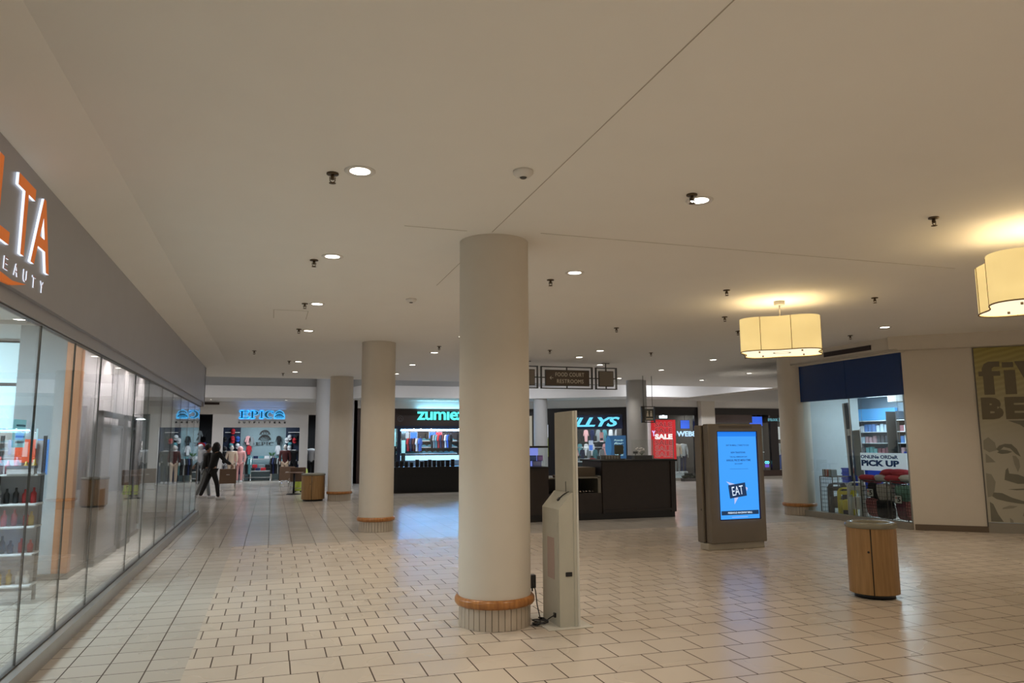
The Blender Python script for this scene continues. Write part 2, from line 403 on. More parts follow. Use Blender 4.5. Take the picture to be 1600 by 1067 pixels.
bott = MB().lathe([(.028, 0), (.03, .10), (.012, .125), (.012, .16)], 10).build('bottle', mat('red_bottle', (.55, .03, .03), .3))
tag(bott, 'small cosmetic bottle standing on the shelf unit behind the glass', 'bottle', 'cosmetic bottles on the shelf unit'); bott.location = (-2.55, 9.6, .82)
bcol = [mat('red_bottle', (0, 0, 0)), mat('black_bottle', (.02, .02, .02), .3), mat('white_bottle', (.75, .75, .75), .3), mat('gold_bottle', (.5, .33, .06), .3), mat('rose_bottle', (.6, .18, .22), .3)]
bm_ = [bott.data]
for m_ in bcol[1:]:
    d = bott.data.copy(); d.materials[0] = m_; bm_.append(d)
for z in (.2, .53, .82, 1.06, 1.38):
    for k in range(10):
        if z == .82 and k == 1: continue
        c = bott.copy(); col.objects.link(c); c.data = bm_[(k//2+int(z*10)) % 5]
        c.location = (-2.5-k*.085, 9.6+random.uniform(-.04, .04), z); c.scale = (1, 1, random.uniform(.8, 1.25))
for k, (x, z, w_, h_, c_) in enumerate(((-2.6, 1.38, .26, .09, (.62, .60, .60)), (-2.93, 1.38, .26, .12, (.5, .48, .5)), (-2.9, 1.06, .22, .1, (.75, .75, .8)))):
    t = thing('gift_box', ('grey lidded box, rightmost on the top shelf', 'grey lidded box beside the leftmost upright on the top shelf', 'white flat box on the second shelf')[k], 'box', (x, 9.5, z))
    MB().box(-w_/2, w_/2, -.06, .06, 0, h_*.7).build('body', mat('gift%d' % k, c_, .5), t)
    MB().box(-w_/2-.004, w_/2+.004, -.064, .064, h_*.7, h_).build('lid', mat('gift_lid', (.2, .2, .22), .5), t)
t = thing('notice_card', 'small glowing notice card fixed inside the glass above the shelf unit', 'sign', (-1.74, 6.25, 1.68), R(90))
MB().box(-.16, .12, 0, .004, 0, .2).build('card', mat('notice_cyan', (.3, .7, .8), .5, em=(.3, .75, .9), es=.5), t)
for k in range(4): text('line', '-------', -.10, .10, .03+k*.04, .045+k*.04, -.001, .001, mat('notice_ink', (.05, .2, .3), .5), t)
t = thing('light_screen', 'upright blue lit display screen beside the grey partition', 'screen', (-2.5, 9.82, 1.0))
MB().box(-.05, .06, -.02, .02, .36, .76).build('screen', mat('blue_display', (.1, .3, .8), .3, em=(.12, .35, .9), es=.9), t)
MB().box(-.02, .03, 0, .03, 0, .36).build('stand', dsteel, t)
t = thing('added_light_box', 'large white framed light box added in place of the bright ceiling of the left shop', 'light box', (-3.6, 12.6, 2.0))  # added glow in place of the bright ceiling deeper in the shop
MB().box(-.6, .25, 0, .05, -.1, 1.22).build('frame', dsteel, t); MB().box(-.57, .22, -.01, 0, -.07, .55).build('lower_diffuser', mat('shop_screen', (.7, .9, 1), .4, em=(.6, .85, .95), es=.9), t); MB().box(-.57, .22, -.01, 0, .6, 1.19).build('diffuser', mat('shop_screen', (.7, .9, 1), .4, em=(.6, .85, .95), es=.9), t)
def ceiling_panel(name_loc, size, power, color, label, sy=None, glow=None):
    t = thing('ceiling_light', label, 'ceiling light', name_loc)
    sy = sy or size
    MB().box(-size/2-.02, size/2+.02, -sy/2-.02, sy/2+.02, -.012, 0).build('frame', trimw, t)
    MB().box(-size/2, size/2, -sy/2, sy/2, -.016, -.004).build('diffuser', glow or tube_white, t)
    area('ceiling_lamp', (0, 0, -.03), size, power, color, parent=t, sizey=sy)
ceiling_panel((-3.6, 8.6, 3.3), 1.0, 150, COOL, 'square ceiling light nearest the partition inside the left shop')
ceiling_panel((-5.2, 12.0, 3.3), 1.0, 160, COOL, 'square fill light added behind the grey partition inside the left shop')  # added to brighten the wall past the partition
ceiling_panel((-4.3, 3.0, 3.3), 1.0, 60, COOL, 'square ceiling light deeper in the left shop away from the partition')

# ------------------------------------------------------------------ recessed lights
ring = [(.075, -.004), (.105, -.012), (.115, -.004), (.115, 0), (.075, 0)]
def downlight():
    t = thing('recessed_downlight', '', 'ceiling light', (0, 0, 3.7))
    MB().lathe(ring, 28, cap=False).build('trim_ring', trimw, t)
    MB().lathe([(.001, -.003), (.078, -.003)], 24, cap=False).build('lens', lamp_white, t)
    l = bpy.data.lights.new('downlight_lamp', 'SPOT'); l.energy = DOWN_W; l.color = WARM; l.spot_size = R(125); l.spot_blend = .8; l.shadow_soft_size = .08
    o = bpy.data.objects.new('downlight_lamp', l); col.objects.link(o); o.parent = t; o.location = (0, 0, -.03)
    return t, l
dl, dlamp = downlight()
cool_lamp = dlamp.copy(); cool_lamp.energy = DOWN_W*.72; cool_lamp.color = (1, .93, .84)
dls = [(.55, 5.38, 'largest of the lit ceiling downlights, left of the big column'), (.55, 8.05, 'second lit downlight in the row along the left shop'),
 (.55, 10.95, 'third lit downlight in the row along the left shop'), (.55, 13.66, 'fourth lit downlight in the row along the left shop'),
 (.55, 19.02, 'fifth lit downlight in the row along the left shop'), (.55, 21.81, 'farthest lit downlight in the row along the left shop'),
 (3.34, 5.24, 'lit downlight touching a sprinkler, right of the big column'), (3.37, 8.03, 'lit downlight just right of the big column top'),
 (3.4, 16.3, 'lit downlight between the two big columns, highest in view there'), (3.4, 19.05, 'lit downlight between the two big columns, middle of three'),
 (3.4, 21.7, 'lit downlight touching the second column edge, lowest of three'), (6.92, 16.3, 'lit downlight above the hanging food court sign, leftmost'),
 (6.87, 15.0, 'lit downlight above the right end of the hanging food court sign'), (8.14, 17.8, 'lit downlight beside the hanger of the food court sign'),
 (10.5, 21.5, 'lit downlight just right of the food court sign'), (10.43, 18.67, 'lit downlight right of the food court sign above the far column'),
 (10.37, 15.95, 'lit downlight left below the hanging drum lamp'), (13.51, 18.9, 'lit downlight under the left edge of the drum lamp'),
 (13.51, 21.5, 'lit downlight at the ceiling edge above the tall info screen'), (10.36, 10.46, 'lit downlight right of the drum lamp above the dark air grille')]
extra = [(.55, 2.7), (3.35, 1.5), (.55, 0), (3.35, 0), (6.9, 0), (3.4, 10.95), (3.4, 13.65), (.55, -3), (4, -3), (10.4, 7.6), (10.4, 4.9), (10.4, 2.2), (7.2, -3)]  # unseen downlights, most added to light the near hall and right side
first = True
for (x, y, lb) in dls:
    if first: o = dl; o.location = (x, y, 3.7); o['label'] = lb; o['group'] = 'ceiling downlights'; first = False
    else: o = copy_tree(dl, (x, y, 3.7), label=lb, group='ceiling downlights')
    if y > 14.5:
        for ch in o.children:
            if ch.type == 'LIGHT': ch.data = cool_lamp
for (x, y) in extra: copy_tree(dl, (x, y, 3.7), label='lit downlight in the ceiling outside the view or behind the big column', group='ceiling downlights out of view')
small_lamp = dlamp.copy(); small_lamp.energy = DOWN_W*.5; small_lamp.color = (.85, .9, 1)
for (x, y, lb) in ((-2.45, 32.9, 'small soffit downlight left of the blue lit EPIC sign'), (.5, 32.9, 'small soffit downlight above the right end of the blue lit EPIC sign'),
                   (6.5, 31.1, 'small soffit downlight above the cyan ZUMIEZ sign'), (17.0, 28.0, 'small soffit downlight above the red sale poster shop'),
                   (20.0, 28.0, 'small soffit downlight above the far right shop')):
    o = copy_tree(dl, (x, y, 3.5), label=lb, group='soffit downlights')
    for ch in o.children:
        if ch.type == 'LIGHT': ch.data = small_lamp
# sprinklers
sp = thing('fire_sprinkler', '', 'sprinkler', (0, 0, 3.7), 0, 'ceiling sprinklers')
MB().lathe([(.001, -.012), (.045, -.010), (.045, 0)], 16).build('escutcheon', mat('tarnished_brass', (.10, .07, .04), .4, .6), sp)
b = MB(); b.cyl(0, 0, -.05, -.01, .014, 10); b.tube([(-.02, 0, -.03), (-.018, 0, -.06), (0, 0, -.075)], .004, 6); b.tube([(.02, 0, -.03), (.018, 0, -.06), (0, 0, -.075)], .004, 6)
b.lathe([(.001, -.082), (.026, -.078), (.026, -.075), (.001, -.075)], 12); b.build('head', mat('tarnished_brass', (0, 0, 0)), sp)
spr = [(.36, 5.49), (.37, 8.27), (.38, 10.96), (.38, 13.51), (.33, 18.93), (.23, 22.31), (-.44, 17.0), (3.23, 8.48), (5.75, 11.84), (5.75, 15.19), (8.15, 15.03),
       (5.72, 8.41), (6.94, 10.29), (8.08, 11.58), (8.06, 8.28), (5.65, 5.05), (10.53, 11.49), (3.2, 5.13), (10.57, 14.9), (3.27, 15.19)]
spl = ['beside the largest downlight', 'beside the second downlight along the left shop', 'beside the third downlight along the left shop', 'beside the fourth downlight along the left shop',
 'beside the fifth downlight along the left shop', 'beside the farthest downlight along the left shop', 'alone near the grey fascia end', 'beside the downlight just right of the big column top',
 'in open ceiling right of the big column', 'above the left end of the food court sign', 'right of the food court sign in open ceiling', 'above the left edge of the near drum lamp',
 'behind the drum lamp, left of its canopy', 'at the left edge of the drum lamp shade', 'in open ceiling right of the drum lamp canopy', 'nearest the right edge of the picture',
 'between the drum lamp and the dark air grille', 'touching the downlight right of the big column', 'under the bottom left edge of the drum lamp', 'above the middle of three downlights between the columns']
for i, (x, y) in enumerate(spr):
    if i == 0: sp.location = (x, y, 3.7); sp['label'] = 'small brass ceiling sprinkler '+spl[0]
    else: copy_tree(sp, (x, y, 3.7), label='small brass ceiling sprinkler '+spl[i])
sd = thing('smoke_detector', 'round white smoke detector above the big column', 'smoke detector', (1.71, 5.03, 3.7), 0, 'smoke detectors')
MB().lathe([(.03, -.05), (.05, -.045), (.075, -.02), (.075, 0)], 24).build('housing', trimw, sd)
MB().lathe([(.02, -.058), (.028, -.05)], 16).build('sensor', dsteel, sd)
copy_tree(sd, (1.79, 10.2, 3.7), label='small round smoke detector left of the big column top')

# ------------------------------------------------------------------ columns
def column(x, y, r, zt, label, band=True, m=paint):
    t = thing('column', label, 'column', (x, y, 0), 0, 'round hall columns')
    z0 = .26 if band else 0
    MB().lathe([(r, z0-.03), (r, zt)], 64, cap=False).build('shaft', m, t)
    if band:
        MB().lathe([(r-.01, .20), (r+.02, .195), (r+.035, .215), (r+.035, .25), (r+.02, .272), (r-.01, .275)], 64, cap=False).build('wood_band', woodband, t)
        n = 36; b = MB()
        for i in range(n):
            a = 2*PI*i/n; a2 = 2*PI*(i+.90)/n; rr = r-.004
            p = [(rr*math.cos(a), rr*math.sin(a)), (rr*math.cos(a2), rr*math.sin(a2)), ((rr-.02)*math.cos(a2), (rr-.02)*math.sin(a2)), ((rr-.02)*math.cos(a), (rr-.02)*math.sin(a))]
            b.prism(p, 0.002, .20, axis='z')
        b.build('base_tiles', mat('pale_base_tile', (.50, .43, .35), .35), t)
        MB().lathe([(r-.016, 0), (r-.016, .24)], 48, cap=False).build('base_core', mat('dark_grout', (.12, .08, .05), .8), t)
    return t
column(2.07, 7.03, .345, 3.7, 'largest cream round column in the middle, standing beside the white kiosk')
column(1.99, 14.98, .335, 3.7, 'second cream round column, left of the big column and right of the far bin')
column(1.97, 23.15, .345, 3.7, 'cream round column directly behind the far wooden bin')
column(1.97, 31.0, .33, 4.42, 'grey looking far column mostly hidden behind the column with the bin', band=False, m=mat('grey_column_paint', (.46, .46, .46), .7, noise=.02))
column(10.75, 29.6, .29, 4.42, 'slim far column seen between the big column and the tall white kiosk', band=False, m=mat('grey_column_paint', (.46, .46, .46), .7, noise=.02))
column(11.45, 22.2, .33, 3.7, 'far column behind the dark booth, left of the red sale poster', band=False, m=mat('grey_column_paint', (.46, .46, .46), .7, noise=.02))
column(11.75, 14.75, .35, 3.7, 'cream column engaged at the left end of the blue topped shop window')

# ------------------------------------------------------------------ right wall
b = MB(); b.box(11.62, 11.85, 11.42, 14.7, 3.40, 3.45); b.box(11.50, 11.60, 11.42, 15.0, 3.45, 3.7); b.box(11.5, 11.85, 11.42, 14.7, 3.43, 3.46)
ux, uy = .766, -.643; nx, ny = -.643, -.766
P0 = (11.72, 11.45)
def along(t, off=0): return (P0[0]+ux*t+nx*off, P0[1]+uy*t+ny*off)
aw = Matrix.Translation((P0[0], P0[1], 0)) @ Matrix.Rotation(math.atan2(uy, ux), 4, 'Z')     # local x along the angled wall, -y to the hall
b.box(-.25, 4.2, -.22, -.12, 3.45, 3.7, aw); b.box(-.1, 4.2, -.22, .1, 3.43, 3.46, aw)
struct('trim_7', b, paint)
b = MB(); b.box(-.02, 1.2, 0, .3, 0, 3.44, aw); b.box(3.9, 6, 0, .3, 0, 3.44, aw); struct('wall_right', b, paint)
b = MB(); b.box(0, 1.2, -.018, 0, 0, .11, aw); struct('baseboard_right', b, mat('brown_baseboard', (.13, .095, .065), .4))
b = MB(); b.box(11.62, 11.80, 11.47, 14.45, 0, .125); b.box(1.2, 3.9, -.02, .3, 0, .18, aw)
struct('trim_8', b, mat('grey_sill', (.30, .28, .24), .45, .2))
b = MB(); b.box(11.66, 11.76, 11.47, 12.95, 2.58, 3.40); b.box(11.66, 11.76, 12.96, 14.45, 2.58, 3.40)
bluep = mat('royal_blue_fascia', (.004, .035, .16), .22)
struct('trim_9', b, bluep)
for i, (y0, y1) in enumerate(((11.49, 12.93), (12.95, 14.43))):
    b = MB(); b.box(11.704, 11.716, y0, y1, .125, 2.58); struct('window_%d' % (17+i), b, glass)
b = MB(); b.box(11.70, 11.72, 12.932, 12.948, .125, 2.58); struct('trim_10', b, chrome)
t = thing('air_grille', 'long dark brown air grille above the blue topped shop window', 'air vent', (11.49, 12.68, 3.56))
MB().box(0, .012, -.68, .68, -.05, .05).build('frame', mat('dark_grille', (.03, .015, .012), .5), t)
for k in range(4): MB().box(-.006, 0, -.66, .66, -.04+k*.022, -.032+k*.022).build('slat', mat('grille_slat', (.05, .03, .025), .5), t)

# mural on the angled wall
mm = bpy.data.materials.new('printed_mural'); mm.use_nodes = True; nt = mm.node_tree; n = nt.nodes; L = nt.links
p = n['Principled BSDF']; p.inputs['Roughness'].default_value = .35
tc = n.new('ShaderNodeTexCoord'); sp_ = n.new('ShaderNodeSeparateXYZ'); L.new(tc.outputs['Object'], sp_.inputs[0])
mr = n.new('ShaderNodeMapRange'); mr.inputs[1].default_value = 1.7; mr.inputs[2].default_value = 3.4; L.new(sp_.outputs[2], mr.inputs[0])
cr = n.new('ShaderNodeValToRGB'); cr.color_ramp.elements[0].color = (.43, .41, .33, 1); cr.color_ramp.elements[1].color = (.37, .31, .075, 1)
L.new(mr.outputs[0], cr.inputs[0])
wv = n.new('ShaderNodeTexWave'); wv.inputs['Scale'].default_value = 3.2; wv.inputs['Distortion'].default_value = 2; wv.bands_direction = 'Z'
mpg = n.new('ShaderNodeMapping'); mpg.inputs['Rotation'].default_value = (0, R(14), 0); L.new(tc.outputs['Object'], mpg.inputs[0]); L.new(mpg.outputs[0], wv.inputs['Vector'])
mx = n.new('ShaderNodeMix'); mx.data_type = 'RGBA'; mx.blend_type = 'MULTIPLY'; L.new(mr.outputs[0], mx.inputs[0])
cr2 = n.new('ShaderNodeValToRGB'); cr2.color_ramp.elements[0].color = (.78, .78, .74, 1); cr2.color_ramp.elements[1].color = (1, 1, 1, 1); L.new(wv.outputs[0], cr2.inputs[0])
L.new(cr.outputs[0], mx.inputs[6]); L.new(cr2.outputs[0], mx.inputs[7]); L.new(mx.outputs[2], p.inputs['Base Color'])
mu = thing('wall_mural', 'tall yellow and grey printed mural with fiVE BELOW lettering and an engraved face', 'mural', (*along(1.2, 0), 0), math.atan2(uy, ux))
MB().box(0, 2.7, -.03, .05, .19, 3.42).build('panel', mm, mu)
MB().box(-.015, 0, -.032, .05, .1, 3.42).build('edge_strip', dsteel, mu)
ink = mat('olive_ink', (.15, .125, .075), .45); gink = mat('grey_green_ink', (.17, .165, .125), .45); gink2 = mat('mid_grey_ink', (.27, .26, .205), .45)
FF = [(.05, 2.97), (.11, 2.97), (.11, 3.02), (.15, 3.11), (.22, 3.15), (.40, 3.15), (.40, 3.05), (.31, 3.05), (.27, 3.02), (.27, 2.97), (.40, 2.97), (.40, 2.88), (.29, 2.88), (.29, 2.53), (.12, 2.53), (.12, 2.88), (.05, 2.88)]
MB().prism(FF, -.034, -.03).build('letter', ink, mu)
b = MB(); b.box(.46, .64, -.034, -.03, 2.53, 2.98); b.box(.44, .62, -.034, -.03, 3.03, 3.13); b.build('letter', ink, mu)
text('letter', 'V', .64, 1.2, 2.53, 3.14, -.03, .004, ink, mu, bold=.06); text('letter', 'E', 1.24, 1.6, 2.53, 3.14, -.03, .004, ink, mu, bold=.06)
for s_, a0, a1 in (('B', .05, .40), ('E', .43, .75), ('L', .80, 1.1), ('O', 1.13, 1.55), ('W', 1.58, 2.2)):
    text('letter', s_, a0, a1, 2.07, 2.48, -.03, .004, ink, mu, bold=.07)
def mp_(pts):     # crop units to metres on the panel
    out = []
    for (x, y) in pts:
        py = 660+y/5.93; px = 1500+x/5.93
        out.append(((px-1517-(py-545)*.0976)/97., 3.41-(py-545)*3.41/287))
    return out
face = [(gink, [(430, 0), (800, 0), (800, 260), (720, 120), (593, 80), (540, 40)]),
 (gink2, [(205, 180), (250, 150), (310, 200), (330, 270), (260, 290), (208, 260)]),
 (gink, [(320, 262), (350, 228), (400, 212), (460, 215), (510, 260), (545, 330), (500, 305), (450, 255), (390, 240), (350, 280)]),
 (gink, [(330, 292), (370, 265), (420, 270), (470, 285), (430, 300), (370, 305)]),
 (gink2, [(225, 300), (255, 322), (320, 380), (230, 385)]),
 (gink, [(400, 540), (410, 450), (430, 430), (442, 482), (520, 490), (600, 520), (640, 530), (640, 570), (520, 575), (450, 555)]),
 (gink, [(430, 625), (500, 620), (593, 615), (700, 625), (593, 627), (510, 632)]),
 (gink, [(300, 655), (380, 660), (470, 700), (580, 730), (700, 740), (640, 760), (520, 750), (420, 735), (330, 715), (290, 690)]),
 (gink2, [(230, 480), (280, 490), (320, 560), (310, 640), (290, 690), (250, 700), (240, 600)]),
 (gink, [(268, 740), (300, 760), (345, 850), (395, 918), (282, 918)]),
 (gink2, [(390, 790), (450, 770), (520, 775), (480, 795), (380, 805)]),
 (gink2, [(450, 880), (480, 900), (485, 925), (455, 925)]),
 (gink2, [(565, 860), (600, 740), (700, 760), (660, 900)]),
 (gink, [(610, 240), (680, 215), (760, 250), (790, 310), (740, 280), (680, 250)]), (gink, [(640, 290), (690, 270), (740, 290), (690, 305)]),
 (gink2, [(470, 320), (500, 322), (530, 360), (540, 420), (520, 470), (490, 400)])]
for m_, pl in face: MB().prism(mp_(pl), -.033, -.03).build('portrait_shade', m_, mu)

# ------------------------------------------------------------------ inside the blue topped shop
b = MB(); b.prism([(11.85, 20.5), (11.85, 11.75), (16, 8.3), (18, 8), (18, 20.5)], 2.95, 3.0, axis='z'); struct('ceiling_shop_right', b, whitep)
b = MB(); b.prism([(13.2, 13.4), (13.2, 10.75), (16, 8.4), (17, 8.4), (17, 13.4)], 2.55, 2.95, axis='z'); struct('trim_11', b, mat('bright_soffit', (.8, .84, .86), .6))
b = MB(); b.prism([(11.85, 14.6), (14.3, 15.5), (14.3, 15.6), (17.1, 20.4), (17.0, 20.5), (14.1, 15.75), (11.85, 15.0)], 0, 3.0, axis='z')
struct('wall_shop_side', b, mat('pale_shop_paint', (.46, .52, .54), .6))
b = MB(); b.box(17, 17.1, 8, 20.5, 0, 3.0); struct('wall_shop_rear', b, mat('grey_blue_paint', (.25, .32, .38), .6))
for i, (x, y) in enumerate(((12.9, 13.4), (13.7, 13.9), (14.6, 14.4), (15.6, 15.0))):
    ceiling_panel((x, y+.1, 2.95), .5, 14, COOL, 'short strip light %s in the blue topped shop ceiling' % ('nearest the glass', 'second from the glass', 'third from the glass', 'farthest from the glass')[i], sy=.12)
ceiling_panel((14.6, 11.3, 2.54), .6, 36, COOL, 'bright ceiling light on the white soffit at the right of the blue topped shop')
ceiling_panel((16.2, 16.2, 2.94), .4, 42, COOL, 'strip light along the rear shelves of the blue topped shop', sy=2.4)
# rear shelves with goods
goodm = [mat('goods%d' % i, c, .5) for i, c in enumerate(((.60, .75, .85), (.12, .25, .55), (.75, .75, .78), (.30, .12, .14), (.16, .40, .40), (.10, .10, .12), (.55, .35, .38)))]
bx = MB().box(-.05, .05, -.055, .055, 0, .16, bev=.006).build('product_box', goodm[0])
tag(bx, 'small packaged product on the rear shelves of the blue topped shop', 'package', 'packages on the rear shelves')
bxm = [bx.data]
for m_ in goodm[1:]:
    d = bx.data.copy(); d.materials[0] = m_; bxm.append(d)
firstbox = True
for k, (y0, y1, lb) in enumerate(((14.6, 16.55, 'tall rear shelf unit at the right inside the blue topped shop'), (16.9, 18.6, 'tall rear shelf unit at the left inside the blue topped shop'))):
    t = thing('wall_shelf', lb, 'shelf unit', (16.9, 0, 0))
    for z in (.5, .9, 1.3, 1.62, 1.94, 2.26): MB().box(-.35, .08, y0, y1, z-.02, z).build('shelf', shelfm, t)
    for y in (y0, y1): MB().box(-.35, .08, y-.015, y+.015, 0, 2.5).build('side', dsteel, t)
    MB().box(-.02, .09, y0, y1, 2.28, 2.62).build('header', mat('blue_header', (.08, .3, .6), .4, em=(.1, .4, .8), es=.35), t)
    for z in (.9, 1.3, 1.62, 1.94, 2.26)[:4]:
        nn = 13 if k == 0 else 11
        for j in range(nn):
            o = bx if firstbox else bx.copy()
            if not firstbox: col.objects.link(o)
            firstbox = False
            o.data = bxm[(j//3+int(z*7)+k) % 7]; o.location = (16.66, y0+.1+j*(y1-y0-.2)/(nn-1), z); o.scale = (1, 1, random.uniform(.9, 1.4))
# pick-up sign
t = thing('hanging_sign', 'white board with blue ONLINE ORDER PiCK UP lettering behind the shop glass', 'sign', (12.2, 13.25, 1.06), R(-90))
MB().box(0, 1.24, 0, .02, 0, .37).build('board', mat('lit_white_board', (.75, .85, .9), .5, em=(.7, .85, 1), es=.35), t)
bi = mat('blue_ink', (.01, .08, .30), .5)
text('upper_line', 'ONLINe ORDeR', .01, 1.03, .25, .325, -.001, .003, bi, t, bold=.03); text('lower_line', 'PiCK UP', .02, 1.05, .09, .22, -.001, .003, bi, t, bold=.05)
for xx in (.1, 1.1): MB().tube([(xx, .01, .37), (xx, .01, 1.85)], .003, 6).build('hanging_wire', chrome, t)
t = thing('leaning_board', 'tall narrow dark framed board leaning inside the blue topped shop window', 'board', (12.55, 13.95, .9), R(-90)); MB().box(0, .1, 0, .03, -.9, 0).build('stand', dsteel, t)
mm_ = Matrix.Rotation(R(-3), 4, 'Y')
MB().box(0, .12, 0, .05, 0, 1.65, mm_).build('frame', mat('dark_blue_frame', (.02, .03, .05), .4), t)
MB().box(-.06, 0, 0, .03, 0, 1.65, mm_).build('edge', trimw, t); MB().box(.02, .10, -.004, 0, .9, 1.05, mm_).build('label_plate', trimw, t)
t = thing('pattern_panel', 'white panel with tiny grey pattern beside the leaning dark board', 'panel', (12.5, 13.72, .9), R(-90)); MB().box(.02, .2, 0, .03, -.9, 0).build('stand', trimw, t)
MB().box(0, .22, 0, .03, 0, 1.0, mm_).build('panel', grid_mat('speckled', (.72, .75, .74), (.30, .33, .33), .035, .03, ms=.006, off=.5), t)
MB().box(0, .22, .001, .031, 1.0, 1.02, mm_).build('cap', trimw, t)
# wire racks, folding chairs, cushions
wire = mat('dark_wire', (.03, .03, .035), .4, .5)
def wire_bin(x, y0, y1, z1, label, cat='basket', name='wire_bin'):
    t = thing(name, label, cat, (x, y0, .0)); w_ = y1-y0; b = MB()
    for i in range(int(w_/.07)+1):
        for xx in (0, .5): b.tube([(xx, i*.07, .1), (xx, i*.07, z1)], .003, 5)
    for z in [.1+k*.09 for k in range(int((z1-.1)/.09)+1)]:
        for xx in (0, .5): b.tube([(xx, 0, z), (xx, w_, z)], .003, 5)
        for yy in (0, w_): b.tube([(0, yy, z), (.5, yy, z)], .003, 5)
    b.build('mesh', wire, t); f = MB()
    for xx in (0, .5):
        for yy in (0, w_): f.tube([(xx, yy, 0), (xx, yy, z1)], .012, 8)
    f.tube([(0, 0, z1), (0, w_, z1), (.5, w_, z1), (.5, 0, z1)], .01, 8, closed=True); f.build('frame', dsteel, t)
    return t
wb1 = wire_bin(11.95, 12.32, 13.02, .86, 'wire bin of cushions with a 5 dollar card, next to the white folding chairs')
wb2 = wire_bin(11.95, 11.6, 12.22, .88, 'wire bin of cushions with a price card at the right end of the shop window')
for (tt, yy, zz, lb) in ((0, 12.85, .53, 'square $5 price card on the left cushion bin'), (0, 12.12, .44, 'square $5 price card on the right cushion bin')):
    t = thing('price_card', lb, 'price card', (11.93, yy, zz), R(-90))
    MB().box(0, .19, 0, .006, 0, .17).build('border', black, t); MB().box(.012, .178, -.002, 0, .012, .158).build('card', mat('card_white', (.6, .6, .6), .5), t)
    text('five', '5', .075, .155, .035, .135, -.002, .003, black, t, bold=.04); text('dollar', '$', .03, .065, .09, .135, -.002, .003, mat('red_ink', (.4, .03, .03), .5), t, bold=.03)
cush = MB(); 
def cushion_mesh(c_name, c1, lines=True):
    b = MB(); N = 8; vs = {}
    for s in (1, -1):
        for i in range(N+1):
            for j in range(N+1):
                u = i/N*2-1; v = j/N*2-1; e = (1-u**4)*(1-v**4); k = 1-.12*(u*u*v*v)
                if s == -1 and (i in (0, N) or j in (0, N)): vs[(s, i, j)] = vs[(1, i, j)]; continue
                vs[(s, i, j)] = b.b.verts.new((u*.2*k, v*.2*k, s*.075*e**.6))
        for i in range(N):
            for j in range(N):
                q = [vs[(s, i, j)], vs[(s, i+1, j)], vs[(s, i+1, j+1)], vs[(s, i, j+1)]]
                f = b.b.faces.new(q if s == 1 else q[::-1]); f.smooth = True
    return b
cm = [grid_mat('pink_check', (.62, .22, .24), (.16, .04, .05), .06, .06, .8, ms=.006), mat('black_plush', (.015, .015, .02), .9), mat('sage_fleece', (.20, .38, .33), .9, noise=.3), mat('white_fleece', (.62, .58, .58), .9),
      mat('red_fleece', (.55, .06, .09), .9), mat('maroon_check', (.20, .06, .10), .9, noise=.5, nscale=25)]
cnames = ['pink checked', 'black', 'sage green', 'white', 'red', 'dark maroon']
cbase = [cushion_mesh('c', None).build('cushion', cm[0])]; cmesh = [cbase[0].data]
for m_ in cm[1:]:
    d = cmesh[0].copy(); d.materials[0] = m_; cmesh.append(d)
cl = [(12.1, 12.85, .30, 80, 0, 0, 'at the bottom front of the left cushion bin'), (12.12, 12.55, .28, 80, 20, 1, 'low in the left cushion bin'), (12.1, 12.78, .62, 75, -10, 1, 'under the price card in the left bin'),
 (12.12, 12.5, .62, 70, 30, 3, 'near the right post of the left bin'), (12.35, 12.7, .5, 20, 10, 2, 'behind in the left bin'), (12.1, 12.05, .30, 80, 0, 5, 'at the bottom of the right bin'), (12.12, 11.8, .30, 80, 15, 0, 'low at the right end of the right bin'),
 (12.1, 12.05, .6, 75, -8, 2, 'under the price card in the right bin'), (12.12, 11.8, .62, 70, 14, 2, 'upper right in the right bin'), (12.3, 12.0, .55, 20, 40, 5, 'deep in the right bin'),
 (12.15, 12.95, .88, 15, 10, 4, 'on top at the left end of the pile'), (12.2, 12.6, .90, 8, -20, 3, 'on top in the middle of the pile'), (12.15, 12.25, .90, 12, 5, 4, 'on top between the two bins'),
 (12.2, 11.95, .92, 10, 30, 3, 'on top at the right end of the pile'), (12.25, 12.5, 1.02, 10, 60, 4, 'topmost of the pile'), (12.2, 12.12, 1.03, 9, 0, 4, 'topmost near the right end of the pile')]
for i, (x, y, z, tx, rz_, ci, lb) in enumerate(cl):
    o = cbase[0] if i == 0 else cbase[0].copy()
    if i: col.objects.link(o)
    o.data = cmesh[ci]; o.location = (x, y, z); o.rotation_euler = (0, R(tx), R(rz_))
    tag(o, cnames[ci]+' cushion '+lb, 'cushion', 'cushions in the shop window bins')
def folding_chair(m, h=.62, w_=.36):
    t = thing('folding_chair', '', 'folding chair', (0, 0, .0)); b = MB()
    for yy in (-w_/2, w_/2): b.tube([(-.02, yy, 0), (0, yy, h*.9), (0, yy*.7, h)], .011, 8)
    b.tube([(0, -w_/2*.7, h), (0, w_/2*.7, h)], .011, 8); b.build('front_frame', m, t)
    b = MB()
    for yy in (-w_/2+.03, w_/2-.03): b.tube([(.03, yy, 0), (.02, yy, h*.62)], .01, 8)
    b.tube([(.03, -w_/2+.03, .06), (.03, w_/2-.03, .06)], .008, 8); b.build('rear_frame', m, t)
    MB().box(.0, .02, -w_/2*.45, w_/2*.45, h*.30, h*.62, bev=.006).build('seat', m, t)
    MB().box(-.012, .006, -w_/2*.8, w_/2*.8, h*.80, h*.90, bev=.005).build('backrest', m, t)
    return t
chm = {'yellow': mat('yellow_metal', (.72, .62, .03), .35), 'white': mat('white_metal', (.68, .68, .66), .35), 'black': mat('black_metal', (.02, .02, .025), .4)}
